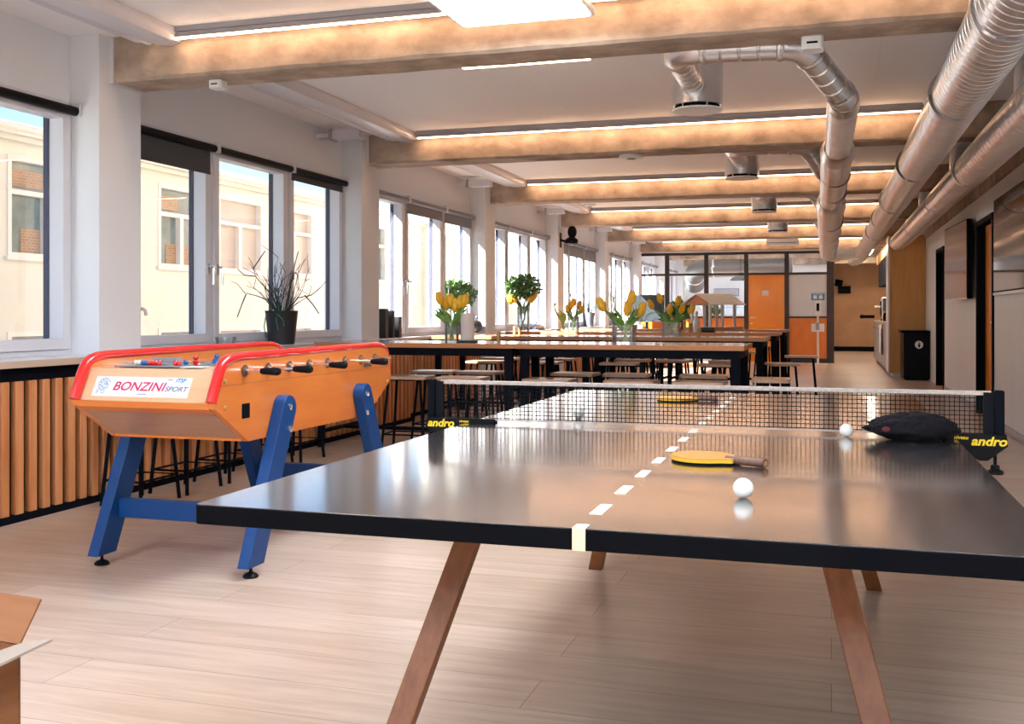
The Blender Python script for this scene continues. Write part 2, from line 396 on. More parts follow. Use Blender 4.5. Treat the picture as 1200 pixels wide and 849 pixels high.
# ------------------------------------------------------------------ windows
def window(num, y0, y1, drops, big=False):
    r = sroot('window_%d' % num)
    z0, z1 = .875, 2.42; xi, xo = XW, XW - .10
    m1, m2 = y0 + (6.74 - 5.65) / 3.28 * (y1 - y0), y0 + (7.885 - 5.65) / 3.28 * (y1 - y0)
    if big: segs = [(y0, y1)]
    else: segs = [(y0, m1), (m1, m2), (m2, y1)]
    f = MB()
    f.box(xo, xi + .01, y0, y1, z0, z0 + .035).box(xo, xi + .01, y0, y1, z1 - .04, z1)
    for a, b in segs:
        f.box(xo, xi + .01, a, a + .03, z0, z1).box(xo, xi + .01, b - .03, b, z0, z1)
    f.build('window_frame', M_frame, r, bevel=.004)
    for i, (a, b) in enumerate(segs):
        s = MB(); a2, b2 = a + .03, b - .03; w = .06
        s.box(xo + .02, xi + .025, a2, a2 + w, z0 + .035, z1 - .04).box(xo + .02, xi + .025, b2 - w, b2, z0 + .035, z1 - .04)
        s.box(xo + .02, xi + .025, a2, b2, z0 + .035, z0 + .10).box(xo + .02, xi + .025, a2, b2, z1 - .11, z1 - .04)
        s.build('sash', M_frame, r, bevel=.004)
        d = MB().box(xo - .012, xo + .02, b2 - w - .012, b2 - w + .01, z0 + .07, z1 - .10).box(xo - .012, xo + .02, a2, a2 + w, z0 + .07, z1 - .10).box(xo - .012, xo + .02, a2, b2, z1 - .10, z1 - .05)
        d.build('outer_frame', M_dark, r)
        MB().box(xo + .035, xo + .043, a2 + w, b2 - w, z0 + .10, z1 - .11).build('pane', M_glass, r)
        if not big:
            hy = b2 - w / 2 if i == 0 else a2 + w / 2
            if i < 2 or True:
                h = MB().box(xi + .025, xi + .034, hy - .015, hy + .015, 1.42, 1.50)
                h.tube([(xi + .03, hy, 1.475), (xi + .07, hy, 1.475), (xi + .075, hy, 1.46), (xi + .07, hy, 1.34)], .009, 8)
                h.build('window_handle', M_chrome, r)
        # roller blind of each casement
        drop = drops[i % len(drops)]
        bl = thing('roller_blind', None, 'blind', (xi + .055, (a + b) / 2, z1 - .03))
        hw = (b - a) / 2 - .02
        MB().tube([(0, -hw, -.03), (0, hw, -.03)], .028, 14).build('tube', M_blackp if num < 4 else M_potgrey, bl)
        for e_ in (-1, 1): MB().box(-.03, .03, e_ * hw, e_ * (hw + .012), -.06, .02).build('bracket', M_frame, bl)
        if drop > 0:
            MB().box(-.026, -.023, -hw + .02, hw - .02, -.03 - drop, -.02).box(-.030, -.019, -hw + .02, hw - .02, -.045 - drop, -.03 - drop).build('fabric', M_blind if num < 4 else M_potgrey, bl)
        st = ('rolled-up' if drop == 0 else 'lowered')
        which = 'single pane' if big else ['first', 'middle', 'last'][i] + ' pane'
        bl['label'] = '%s dark roller blind, %s of the %s' % (st, which, WNAME[num])
        bl['group'] = 'roller blinds'
    return r
WNAME = {1: 'window behind the viewer', 2: 'window cut by the picture edge', 3: 'window behind the twig plant', 4: 'window behind the dwarf tree',
         5: 'window behind the silver bowl', 6: 'window behind the grey flower pot', 7: 'window just before the partition', 8: 'nearer office window', 9: 'farther office window'}
dr = {1: [0], 2: [0], 3: [.18, 0, .07], 4: [0, .12, .13], 5: [0, 0, 0], 6: [.18, .20, .22], 7: [0, 0, 0], 8: [.7, 0, 0], 9: [0]}
for n_ in range(1, 10):
    kk = n_ - 3
    window(n_, colY(kk) + CW, colY(kk + 1), dr[n_], big=(n_ <= 2))

# sill and slatted counter front along the first bays
ct = thing('window_counter', 'long white window counter with wooden edge over a timber slat front', 'counter', (0, 0, 0))
MB().box(XW, -4.15, Y0, 10.05, .838, .8755).build('counter_top', M_sill, ct, bevel=.003)
MB().box(-4.151, -4.145, Y0, 10.05, .836, .873).build('front_edge', M_silledge, ct)
MB().box(XW, -4.205, Y0, 10.04, .76, .838).build('upper_rail', M_black, ct)
MB().box(XW, -4.19, Y0, 10.04, 0, .042).build('plinth', M_black, ct)
sl = MB().box(-4.235, -4.228, Y0, 10.04, .042, .76)
bk = sl.build('back_board', M_black, ct)
sl = MB(); y = Y0 + .02
while y < 10.0:
    sl.box(-4.228, -4.190 + random.uniform(-.002, .002), y, y + .055, .042, .76); y += .1
sl.build('slats', M_slat, ct, bevel=.003)
for k_ in range(1, 6):
    a, b = max(colY(k_) + CW, 10.06), colY(k_ + 1)
    t = thing('window_ledge', 'white window ledge over timber slats in the %s bay, beyond the counter' % ['', 'second', 'third', 'fourth', 'fifth', 'sixth'][k_], 'ledge', (0, 0, 0), group='slatted window ledges')
    b = min(b, YP - .08)
    MB().box(XW, -4.27, a, b, .845, .8755).build('ledge_top', M_sill, t, bevel=.003)
    MB().box(XW + .001, -4.36, a, b, 0, .845).build('back_board', M_black, t)
    q = MB(); y = a + .03
    while y < b - .06: q.box(-4.36, -4.32, y, y + .055, .05, .80); y += .1
    q.build('slats', M_slat, t, bevel=.003)

# ------------------------------------------------------------------ neighbouring building and courtyard
fx = -11.0
fac = sroot('facade', 'cream rendered building across the courtyard')
wins = [(7.4, 9.0), (11.69, 13.27), (15.07, 16.45), (16.87, 18.45), (18.99, 20.57), (22.9, 24.5)]
g = MB()
ys = [2.5] + [v for w_ in wins for v in w_] + [27.0]
for i in range(0, len(ys), 2): g.box(fx - .3, fx, ys[i], ys[i + 1], -4, 3.62)
for a, b in wins: g.box(fx - .3, fx, a, b, -4, -.9).box(fx - .3, fx, a, b, .87, 1.93).box(fx - .3, fx, a, b, 3.36, 3.62)
g.box(fx, -6.2, 27.0, 27.3, -4, 7.5)                       # sunlit return wing
g.box(fx - 4, fx - .02, -1.1, 2.4, -4, 8.55).box(fx - 4, fx - .02, -8.3, -1.1, -4, 13)                # unseen taller wing, added to keep sun off the nearer bays
g.build('facade_wall', M_cream, fac, smooth=False)
g = MB().box(fx - .35, fx + .22, 2.5, 27, 3.62, 3.70).box(fx - .35, fx + .12, 2.5, 27, 3.55, 3.62)
g.build('cornice', M_cream, fac)
MB().tube([(fx + .22, 2.6, 3.72), (fx + .22, 26.9, 3.72)], .06, 10).build('gutter', M_creamtrim, fac)
MB().box(fx - 4, fx + .1, 2.5, 27, 3.72, 3.78).build('roof_edge', M_grey, fac)
for i, (a, b) in enumerate(wins):
    for za, zb in ((1.93, 3.36), (-.9, .87)):
        wf = MB(); X = fx - .12
        wf.box(X, fx + .02, a, a + .07, za, zb).box(X, fx + .02, b - .07, b, za, zb).box(X, fx + .02, a, b, zb - .07, zb).box(X, fx + .02, a, b, za, za + .06)
        wf.box(X, fx, a, b, za + (zb - za) * .62, za + (zb - za) * .62 + .07)
        wf.box(X, fx, (a + b) / 2 - .05, (a + b) / 2 + .05, za, za + (zb - za) * .62)
        wf.box(fx - .02, fx + .06, a - .05, b + .05, za - .05, za)
        w_ = wf.build('facade_window', M_creamtrim, fac)
        MB().box(X + .01, X + .02, a + .05, b - .05, za + .05, zb - .05).build('facade_pane', M_facwin if i in (0, 1, 2, 5) else M_facblind, w_)
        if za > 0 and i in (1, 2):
            MB().box(X + .021, X + .028, a + .10, (a + b) / 2 - .0, zb - .42, zb - .18).box(X + .021, X + .028, a + .35, b - .1, za + .06, za + .42).build('painted_brick_reflection', M_brickw, w_)  # reflection of the brick wall opposite, painted on as thin slabs
struct(MB().box(-40, XW - .25, -30, 60, -4.2, -4).build('ground', M_cream))
pp = MB().tube([(fx + .08, 14.35, 1.20), (fx + .25, 14.35, 1.20), (fx + .27, 14.37, 1.18), (fx + .27, 14.4, 1.1)], .03, 8).tube([(fx, 14.35, 1.2), (fx + .1, 14.35, 1.2)], .05, 8)
tag(pp.build('wall_tap', M_grey), 'small grey outlet pipe on the cream facade across the courtyard', 'pipe')

# ------------------------------------------------------------------ ceiling lights and trunking
bayname = ['behind the viewer', 'along the nearest beam', 'along the second beam', 'along the third beam', 'along the fourth beam', 'along the fifth beam', 'along the farthest beam']
for i, k_ in enumerate(range(-1, 6)):
    y = colY(k_) + .10; x0 = -3.93 if k_ == 0 else -3.70; x1 = .70
    t = thing('light_bar', 'slim glowing light bar under its cable tray %s' % bayname[i], 'light', (x0, y - .06, 2.78), group='light bars along the beams')
    L = x1 - x0
    q = MB().box(0, L, -.035, -.030, .02, .075).box(0, L, -.035, .035, .02, .026).box(0, L, .030, .035, .02, .075)
    q.build('cable_tray', M_galvd if False else M_grey, t)
    q = MB(); x = .5
    while x < L - .1: q.box(x, x + .05, -.0365, -.034, .052, .060); x += .085
    q.build('tray_slots', M_black, t)
    MB().box(0, L, -.024, .024, -.012, .02).build('housing', M_grey, t, bevel=.003)
    MB().box(.01, L - .01, -.022, .004, -.019, -.012).build('diffuser', M_led, t)
    q = MB()
    for xx in (.12, .95, 2.2, 3.4, L - .12): q.tube([(xx, 0, .026), (xx, 0, .049)], .004, 6)
    q.build('hanger_rod', M_galvd, t)
    # white duct cover running to the beam along the windows
    ya = (colY(k_ - 1) + .41) if k_ > -1 else Y0 + .02
    t = thing('duct_cover', 'white boxed duct cover under the ceiling by the windows, ending %s' % (bayname[i] if i else 'behind the viewer'), 'duct cover', (0, 0, 0), group='duct covers by the windows')
    prof = [(-4.02, ZT - .001), (-4.02, 2.775), (-3.99, 2.755), (-3.96, 2.75), (-3.94, 2.765), (-3.92, 2.765), (-3.90, 2.745), (-3.80, 2.735), (-3.74, 2.75), (-3.72, 2.79), (-3.72, ZT - .001)]
    MB().prism(prof, ya, y - .005 - (.09 if k_ >= 0 else 0), 'y').build('cover', M_frame, t)
    MB().prism([(a * .985 - .055, b) if b > 2.8 else (a * .985 - .055, b + .008) for a, b in prof], y - .095, y - .003, 'y').build('end_cap', M_frame, t)
    if k_ >= 1:
        t = thing('bracket_arm', 'short white square duct arm from the window wall, %s' % bayname[i], 'bracket', (0, 0, 0), group='duct arms on the window wall')
        MB().box(-4.30, -4.022, y - .62, y - .50, 2.70, 2.78).build('arm', M_frame, t, bevel=.004)
        MB().box(-4.33, -4.30, y - .63, y - .49, 2.69, 2.79).build('end_plate', M_grey, t)
        tb = MB().box(-4.46, -4.33, y - .60, y - .52, 2.72, 2.76).build('stem', M_frame, t)

# suspended white panel near the viewer, its glow added as fill light
pn = thing('fill_panel', 'white rounded panel hanging below the nearest beam, made to glow as fill light', 'light', (-1.486, 4.32, 2.62), 0, 'hanging fill-light panels')
MB().prism(rrect(.715, 1.51, .03), 0, .035).build('panel', M_white, pn, bevel=.004)
MB().prism(rrect(.675, 1.47, .03), -.003, 0).build('diffuser', M_led3, pn)
for a in (-.30, .30):
    for b in (-.68, .68): MB().tube([(a, b, .035), (a, b, ZT - 2.62)], .0015, 6).build('hanging_wire', M_grey, pn)
for x_, y_, lb in ((.2, .6, 'right panel of the nearer pair'), (-2.9, .6, 'left panel of the nearer pair'), (.2, -2.2, 'right panel of the farther pair'), (-2.9, -2.2, 'left panel of the farther pair')):
    dup(pn, 'added white fill panel behind the viewer, ' + lb, (x_, y_, 2.62))  # unseen copies added to light the room from behind
pa, pb = on_z(545, 81, 2.70), on_z(690, 67, 2.70)
ln = thing('pendant_light', 'slim white light bar hanging on wires between the two nearest beams', 'light', (pa.x, 6.22, 2.70))
Lx = pb.x - pa.x
MB().box(0, Lx, -.02, .02, 0, .02).build('housing', M_white, ln)
MB().box(0, Lx, -.018, .018, -.006, 0).build('diffuser', M_led, ln)
MB().tube([(Lx - .01, 0, .02), (Lx - .01, 0, .13)], .0015, 6).tube([(.05, 0, .02), (.05, 0, .13)], .0015, 6).build('wire', M_grey, ln)

def puck(name, x, y, z, r, h, m, label, cat, square=False):
    t = thing(name, label, cat, (x, y, z))
    if square: MB().prism(rrect(r * 2, r * 2, .02), -h, 0).build('body', m, t, bevel=.004); MB().box(-r * .5, r * .5, -r - .002, -r, -h * .6, -h * .45).build('slot', M_black, t)
    else: MB().lathe([(r * .75, -h), (r, -h * .6), (r, 0)], 24).build('body', m, t); MB().lathe([(r * .3, -h - .006), (r * .4, -h)], 16).build('sensor', M_potgrey, t)
a = on_z(281, 105, ZB); puck('motion_sensor', a.x, colY(0) + .26, ZB + .002, .045, .05, M_white, 'small square white sensor under the window end of the nearest beam', 'sensor', True)
puck('motion_sensor', x_at(952, 5.55), 5.55, ZB + .002, .055, .07, M_white, 'square white sensor under the nearest beam above the bent duct', 'sensor', True)
a = on_z(738, 181, ZB); puck('smoke_detector', a.x, colY(1) + .28, ZB + .002, .11, .03, M_white, 'round white detector under the middle of the second beam', 'detector')
a = on_z(640, 241, ZB); puck('smoke_detector', a.x, colY(3) - .55, ZT, .09, .04, M_white, 'round white detector by the windows before the fourth beam', 'detector')
t = thing('air_unit', 'white box unit hanging before the wall above the glazed partition', 'air unit', (x_at(917, 22.6), 22.6, 2.58))
MB().box(-.33, .33, -.15, .15, 0, .2).build('body', M_white, t, bevel=.01); MB().box(-.30, .30, -.152, -.148, .03, .05).build('grille', M_grey, t)

# ------------------------------------------------------------------ ventilation ducts
def ribbed(p0, p1, r, step=.1, ridge=.0035):
    p0, p1 = Vector(p0), Vector(p1); L = (p1 - p0).length; n = max(1, int(L / step)); pts = []; rs = []
    for i in range(n):
        a = i / n
        for d, rr_ in ((.0, r), (.82, r), (.86, r - ridge * 1.7), (.95, r - ridge * 1.7)):
            pts.append(p0.lerp(p1, a + d / n)); rs.append(rr_)
    pts.append(p1); rs.append(r)
    return pts, rs
def fillet(P, rad, n=10):
    P = [Vector(p) for p in P]; out = [[P[0]]]; segs = []; cur = P[0]; arcs = []
    for i in range(1, len(P) - 1):
        a = (P[i - 1] - P[i]).normalized(); b = (P[i + 1] - P[i]).normalized()
        ang = a.angle(b); d = rad / math.tan(ang / 2)
        d = min(d, (P[i - 1] - P[i]).length * .49, (P[i + 1] - P[i]).length * .49)
        s, e = P[i] + a * d, P[i] + b * d
        segs.append((cur, s)); arc = []
        for j in range(n + 1):
            tt = j / n; arc.append(s * (1 - tt) ** 2 + P[i] * 2 * tt * (1 - tt) + e * tt ** 2)
        arcs.append(arc); cur = e
    segs.append((cur, P[-1]))
    return segs, arcs
def ring(mb, p, d, r, w=.03, e=.007):
    p = Vector(p); d = Vector(d).normalized()
    mb.tube([p - d * w / 2, p - d * w / 2, p - d * w / 4, p + d * w / 4, p + d * w / 2, p + d * w / 2], [r - .004, r + e * .5, r + e, r + e, r + e * .5, r - .004], 32, cap=False)

def run(thing_, P, r, rad, step=.1):
    segs, arcs = fillet(P, rad)
    for a, b in segs:
        if (b - a).length < .02: continue
        pts, rs = ribbed(a, b, r, step); MB().tube(pts, rs, 32, cap=False).build('spiral_pipe', M_galv, thing_)
    for arc in arcs:
        MB().tube(arc, r + .003, 32, cap=False).build('elbow', M_galv, thing_)
    for arc in arcs:
        for a, b in ((arc[0], arc[1]), (arc[-2], arc[-1])):
            c = MB(); ring(c, a if a == arc[0] else b, b - a, r + .003); c.build('collar', M_galv, thing_)

vd = thing('ventilation_duct', 'bent galvanised duct dropping from a ceiling outlet and running down the room', 'duct', (0, 0, 0))
run(vd, [(-.87, 6.90, 2.65), (-.87, 5.99, 2.65), (-.16, 5.99, 2.63), (.07, 6.50, 2.425), (.07, 7.3, 2.42)], .080, .17)
def straight(th, a, b, r, step, name='spiral_pipe'):
    pts, rs = ribbed(a, b, r, step); return MB().tube(pts, rs, 32, cap=False).build(name, M_galv, th)
bpy.data.objects.remove([o for o in vd.children if o.name.startswith('spiral_pipe')][-1])
straight(vd, (.07, 6.66, 2.425), (.05, 8.55, 2.42), .098, .075)
MB().tube([(.075, 6.55, 2.425), (.07, 6.68, 2.425)], [.084, .10], 32, cap=False).build('reducer', M_galv, vd)
MB().tube([(.05, 8.45, 2.42), (.05, 8.5, 2.42), (.048, 8.62, 2.415), (.045, 8.70, 2.415)], [.104, .118, .134, .134], 32, cap=False).build('reducer', M_galv, vd)
straight(vd, (.045, 8.7, 2.415), (.0, 12.2, 2.405), .128, .075)
MB().tube([(.0, 12.1, 2.405), (0, 12.15, 2.40), (-.005, 12.35, 2.385), (-.005, 12.5, 2.385)], [.134, .15, .166, .166], 32, cap=False).build('reducer', M_galv, vd)
straight(vd, (-.005, 12.5, 2.385), (-.07, 22.0, 2.37), .160, .12)
segs, arcs = fillet([(-.07, 22.0, 2.37), (-.07, 22.45, 2.37), (.45, 22.45, 2.36)], .3)
MB().tube(arcs[0], .162, 32, cap=False).build('elbow', M_galv, vd)
straight(vd, arcs[0][-1], (.52, 22.45, 2.36), .125, .1)
for yy, r_ in ((9.9, .130), (11.3, .130), (14.4, .162), (16.6, .162), (18.6, .162), (20.4, .162)): q = MB(); ring(q, (.045 - (yy - 8.7) * .0085, yy, 2.38 if r_ > .14 else 2.41), (0, 1, 0), r_); q.build('collar', M_galv, vd)
for i in range(1, 4):
    o_ = PITCH * i
    br_ = thing('duct_branch', 'galvanised branch pipe from the long duct to the %s ceiling outlet' % ord_(i), 'duct', (0, o_, 0), group='duct branches')
    xe = .045 - .008 * o_
    P = [(-.87, 6.90, 2.66), (-.87, 6.02, 2.66), (-.22, 6.02, 2.65), (xe - .09, 6.55, 2.46)]
    run(br_, P, .078, .17, .12)
for i in range(0, 4):
    o_ = PITCH * i
    df = thing('air_outlet', 'round galvanised ceiling outlet with white plate, %s' % ['nearest, under the bent duct', 'second from the viewer', 'third from the viewer', 'farthest from the viewer'][i], 'air outlet', (-.87, 7.07 + o_, 2.50), group='ceiling air outlets')
    MB().lathe([(.168, .035), (.172, .035), (.172, ZT - 2.50), (.16, ZT - 2.50)], 40).build('drum', M_galv, df)
    MB().lathe([(.09, -.004), (.165, .0), (.168, .012), (.10, .016)], 40).build('cover_plate', M_white, df)
    MB().lathe([(.10, .012), (.15, .02), (.15, .05)], 32).build('baffle', M_black, df)
    q = MB()
    for a in range(6): q.box(.150, .160, -.006, .006, .01, .04, Matrix.Rotation(a * PI / 3, 4, 'Z'))
    q.build('clips', M_chrome, df)
bd = thing('main_duct', 'thickest spiral duct hanging under the beams, running the length of the room', 'duct', (0, 0, 0))
straight(bd, (.725, Y0 + .1, 2.385), (.70, 6.4, 2.385), .152, .085)
straight(bd, (.70, 6.4, 2.385), (.672, 12.2, 2.385), .150, .075)
straight(bd, (.672, 12.2, 2.385), (.64, 16.5, 2.375), .142, .11)
straight(bd, (.64, 16.5, 2.375), (.60, 22.6, 2.365), .138, .4)
for yy, r_ in ((1.5, .153), (4.6, .153), (6.4, .153), (9.3, .151), (12.2, .151), (14.5, .143), (16.5, .143), (19.5, .139), (21.4, .139)): q = MB(); ring(q, (.72 - (yy) * .0052, yy, 2.385 if yy < 15 else 2.372), (0, 1, 0), r_, .04, .006); q.build('collar', M_galv, bd)
MB().tube([(.60, 22.6, 2.365), (.59, 22.9, 2.36), (.56, 23.15, 2.34), (.49, 23.35, 2.30), (.42, 23.42, 2.28), (.36, 23.43, 2.27)], [.14, .142, .142, .14, .135, .10], 32).build('end_elbow', M_galv, bd)
sd = thing('side_duct', 'second spiral duct close to the right wall, parallel to the thickest one', 'duct', (0, 0, 0))
straight(sd, (1.16, Y0 + .1, 2.355), (1.14, 9.6, 2.355), .140, .13)
straight(sd, (1.14, 9.6, 2.355), (1.11, 19.2, 2.365), .138, .2)
for yy in (2.5, 5.5, 9.6, 12.3, 15.6): q = MB(); ring(q, (1.155 - yy * .002, yy, 2.357), (0, 1, 0), .141, .04, .006); q.build('collar', M_galv, sd)
for i, yy in enumerate((4.6, 7.0, 10.65, 14.3)):
    MB().tube(sum(fillet([(1.15, yy, 2.45), (1.15, yy, 2.70), (1.5, yy, 2.70)], .1)[1], [Vector((1.15, yy, 2.45))])[:1] + fillet([(1.15, yy, 2.45), (1.15, yy, 2.70), (1.53, yy, 2.70)], .1)[1][0] + [Vector((1.53, yy, 2.70))], .075, 24).build('branch_elbow', M_galv, sd)
t = thing('kitchen_light', 'slim light bar running lengthwise along the ceiling above the kitchen', 'light', (.80, 21.2, 2.44))
MB().box(-.03, .03, 0, 3.2, 0, .05).build('housing', M_white, t); MB().box(-.024, .024, 0.02, 3.18, -.008, 0).build('diffuser', M_led2, t)
MB().tube([(0, .3, .05), (0, .3, ZT - 2.44)], .003, 6).tube([(0, 2.9, .05), (0, 2.9, ZT - 2.44)], .003, 6).build('hanger_rod', M_galvd, t)

for i, yy in enumerate((26.2, 28.4, 30.6)):  # lamps added to brighten the dark passage
    t = thing('passage_fill_lamp', '%s round white fill lamp added in the passage beyond the partition' % ord_(i), 'lamp', (.72, yy, ZT), 0, 'passage fill lamps')
    MB().lathe([(.16, -.05), (.18, -.045), (.18, 0)], 28).build('housing', M_white, t); MB().lathe([(.0001, -.056), (.155, -.052)], 28).build('diffuser', M_led2, t)
for i, (yy, xa, xb) in enumerate(((26.0, -3.6, -.5), (29.2, -3.6, -.5))):
    t = thing('office_light', '%s slim light bar on the office ceiling behind the glass' % ['nearer', 'farther'][i], 'light', (xa, yy, 2.70), 0, 'office light bars')
    MB().box(0, xb - xa, -.03, .03, 0, .05).build('housing', M_white, t); MB().box(.01, xb - xa - .01, -.025, .025, -.008, 0).build('diffuser', M_led3b, t); MB().tube([(.3, 0, .05), (.3, 0, .13)], .003, 6).build('hanger_rod', M_galvd, t)
# ------------------------------------------------------------------ table tennis
TX0, TX1, TY0, TY1, TZ = -1.175, .350, 1.72, 4.84, .760
TXC, TYN = (TX0 + TX1) / 2, 3.285
tt = thing('table_tennis_table', 'black table tennis table on splayed wooden legs with a dashed white centre line', 'table', (TXC, TYN, 0))
W2 = (TX1 - TX0) / 2
MB().prism(rrect(W2 * 2, TY1 - TY0, .012, 3), TZ - .038, TZ - .0015).build('tabletop', M_ttedge, tt, bevel=.002).location = (0, (TY0 + TY1) / 2 - TYN, 0)
MB().prism(rrect(W2 * 2 - .003, TY1 - TY0 - .003, .012, 3), TZ - .0015, TZ).build('playing_surface', M_tt, tt).location = (0, (TY0 + TY1) / 2 - TYN, 0)
for sx in (-1, 1):
    for sy in (-1, 1):
        yt, yf = (2.40, 2.11) if sy < 0 else (4.18, 4.46)
        q = MB()
        a = Vector((sx * .385, yt - TYN, TZ - .038)); b = Vector((sx * .58, yf - TYN, 0))
        d = (b - a); n = Vector((0, 1, 0)); wv, tv = .060, .042
        vs = []
        for p in (a, b):
            for i, j in ((-1, -1), (1, -1), (1, 1), (-1, 1)): vs.append(p + Vector((i * wv / 2, j * tv / 2, 0)))
        q.addm(vs, [(0, 1, 2, 3), (7, 6, 5, 4), (0, 4, 5, 1), (1, 5, 6, 2), (2, 6, 7, 3), (3, 7, 4, 0)])
        q.build('leg', M_legwood, tt, bevel=.003)
for sy in (-1, 1):
    yy = (2.46 if sy < 0 else 4.12) - TYN
    MB().box(-.42, .42, yy - .03, yy + .03, TZ - .095, TZ - .038).build('cross_rail', M_legwood, tt, bevel=.003)
q = MB()
dash = [(1.850 + i * .2255, 1.950 + i * .2255) for i in range(13)]       # even dashes along the centre line
for ya, yb in dash: q.box(-.0115, .0115, ya - TYN, yb - TYN, TZ - .0005, TZ + .0008)
q.box(-.0115, .0115, TY0 - TYN, TY0 - TYN + .035, TZ - .0005, TZ + .0008)
q.build('centre_dashes', M_tape, tt)
MB().box(-.0115, .0115, TY0 - TYN - .0012, TY0 - TYN + .002, TZ - .038, TZ - .001).build('edge_tape', M_tapecream, tt)

nt = thing('table_tennis_net', 'black mesh table tennis net with pale top band clamped across the black table', 'net', (TXC, TYN, TZ))
nx0, nx1 = -W2 - .125, W2 + .115; zt_ = .138; zb_ = .012
q = MB(); x = nx0 + .04; th_ = .0021
while x < nx1 - .03:
    q.box(x, x + th_, -.0010, .0010, zb_, zt_ - .008); x += .0136
z = zb_ + .004
while z < zt_ - .012:
    q.box(nx0 + .03, nx1 - .02, -.0013, .0013, z, z + th_); z += .0130
q.build('net_mesh', M_net, nt, smooth=False)
MB().box(nx0 + .03, nx1 - .02, -.004, .004, zt_ - .010, zt_ + .004).build('top_band', M_netband, nt, bevel=.003)
MB().box(nx0 + .03, nx1 - .02, -.003, .003, zb_ - .003, zb_ + .002).build('bottom_cord', M_netband, nt)
for sx, xx in ((-1, nx0), (1, nx1)):
    p = MB().box(xx - .014, xx + .014, -.014, .014, -.005, zt_ + .006).build('post', M_black, nt, bevel=.004)
    MB().box(xx - sx * .014, xx - sx * .042, -.006, .006, .006, zt_).build('net_sleeve', M_net, nt)
# clamp plates
if True:
    L_ = MB().prism([(nx0 - .016, .008), (nx0 - .016, -.020), (nx0 + .03, -.046), (nx0 + .11, -.038), (-W2 + .012, -.001), (-W2 + .105, 0.0005), (-W2 + .105, .016), (nx0 - .01, .016)], -.022, -.012, 'y')
    L_.box(-W2 - .03, -W2 + .10, -.012, .03, .0005, .006)
    cl_ = L_.build('clamp', M_blackp, nt, bevel=.002)
    Mx = lambda cx, cz: Matrix.Translation((cx, -.0232, cz)) @ Matrix.Rotation(PI / 2, 4, 'X')
    text_mesh('lettering', 'andro', .036, M_yellow, cl_, Mx(nx0 + .038, -.003), .25, .0010, 1.1)
    text_mesh('small_lettering', 'niveau', .013, M_yellow, cl_, Mx(nx0 + .122, .006), .15, .0002)
    MB().tube([(nx0 + .045, -.004, -.09), (nx0 + .045, -.004, -.03)], .005, 8).lathe([(.008, 0), (.02, .003), (.02, .009), (.011, .012), (.010, .022)], 16, (nx0 + .045, -.004, -.105)).build('clamp_screw', M_chrome, nt)
    R_ = MB().prism([(nx1 + .018, .018), (nx1 + .022, -.016), (nx1 - .032, -.060), (nx1 - .055, -.060), (W2 - .04, .0005), (W2 - .04, .018)], -.022, -.012, 'y')
    R_.box(W2 - .10, W2 + .02, -.012, .03, .0005, .006)
    cr_ = R_.build('clamp', M_blackp, nt, bevel=.002)
    text_mesh('lettering', 'andro', .036, M_yellow, cr_, Mx(nx1 - .030, -.004), .25, .0010, 1.1)
    text_mesh('small_lettering', 'niveau', .015, M_yellow, cr_, Mx(nx1 - .104, .006), .15, .0003)
    MB().tube([(nx1 - .010, 0, -.085), (nx1 - .010, 0, -.03)], .005, 8).lathe([(.022, 0), (.024, .004), (.022, .010), (.013, .014), (.012, .026), (.005, .028)], 20, (nx1 - .010, 0, -.10)).build('clamp_screw', M_blackp, nt)

def ball(u, v, label, y=None):
    p = on_z(u, v, TZ)
    if y: p = Vector((x_at(u, y), y, TZ))
    t = tag(MB().ball((0, 0, .02), .02, 32, 20).build('table_tennis_ball', M_ball), label, 'ball', 'table tennis balls'); t.location = (p.x, p.y, TZ)
ball(871, 584.0, 'white ball on the near half of the table, in front of the paddle')
ball(992, 512.5, 'white ball beside the black bag near the net')
ball(678, 491, 'white ball seen through the net on the far half of the table')

def paddle(label, loc, rz, edge):
    t = thing('table_tennis_paddle', label, 'paddle', loc, rz, 'table tennis paddles')
    def outline(sc):
        pts = []
        for i in range(41):
            a = math.radians(-152 + 304 * i / 40); pts.append((-.0 + .079 * sc * math.cos(PI - a), .075 * sc * math.sin(PI - a)))
        return [(p[0] - .0, p[1]) for p in pts] + [(.094, .020), (.094, -.020)]
    MB().prism(outline(1.0), .0055, .0125).build('blade', edge, t)
    MB().prism(outline(.99), .0125, .0165).build('rubber', M_rubber, t, bevel=.001)
    MB().prism(outline(.99), .0015, .0055).build('rubber', M_blackp, t)
    q = MB(); n = 9; pts = []
    for i in range(n):
        f = i / (n - 1); pts.append((.068 + .105 * f, 0, .0115))
    rs = [.0125, .0125, .0120, .0118, .012, .0125, .0132, .0140, .0140]
    q.tube(pts, rs, 16, sq=.80).build('handle', M_padhandle, t)
    MB().tube([(.173, 0, .0115), (.1742, 0, .0115)], .0085, 14, sq=.75).build('end_cap', M_brass, t)
p = on_z(826, 541, TZ); pe = on_z(893, 548, TZ)
paddle('orange-faced paddle lying handle right on the near half of the table', (p.x - .005, p.y, TZ), math.atan2(pe.y - p.y, pe.x - p.x) - .05, M_padedge)
p = Vector((x_at(792, 4.35), 4.35, TZ)); paddle('orange-brown paddle on the far half of the table, seen through the net', (p.x, p.y, TZ), .15, M_padedge)

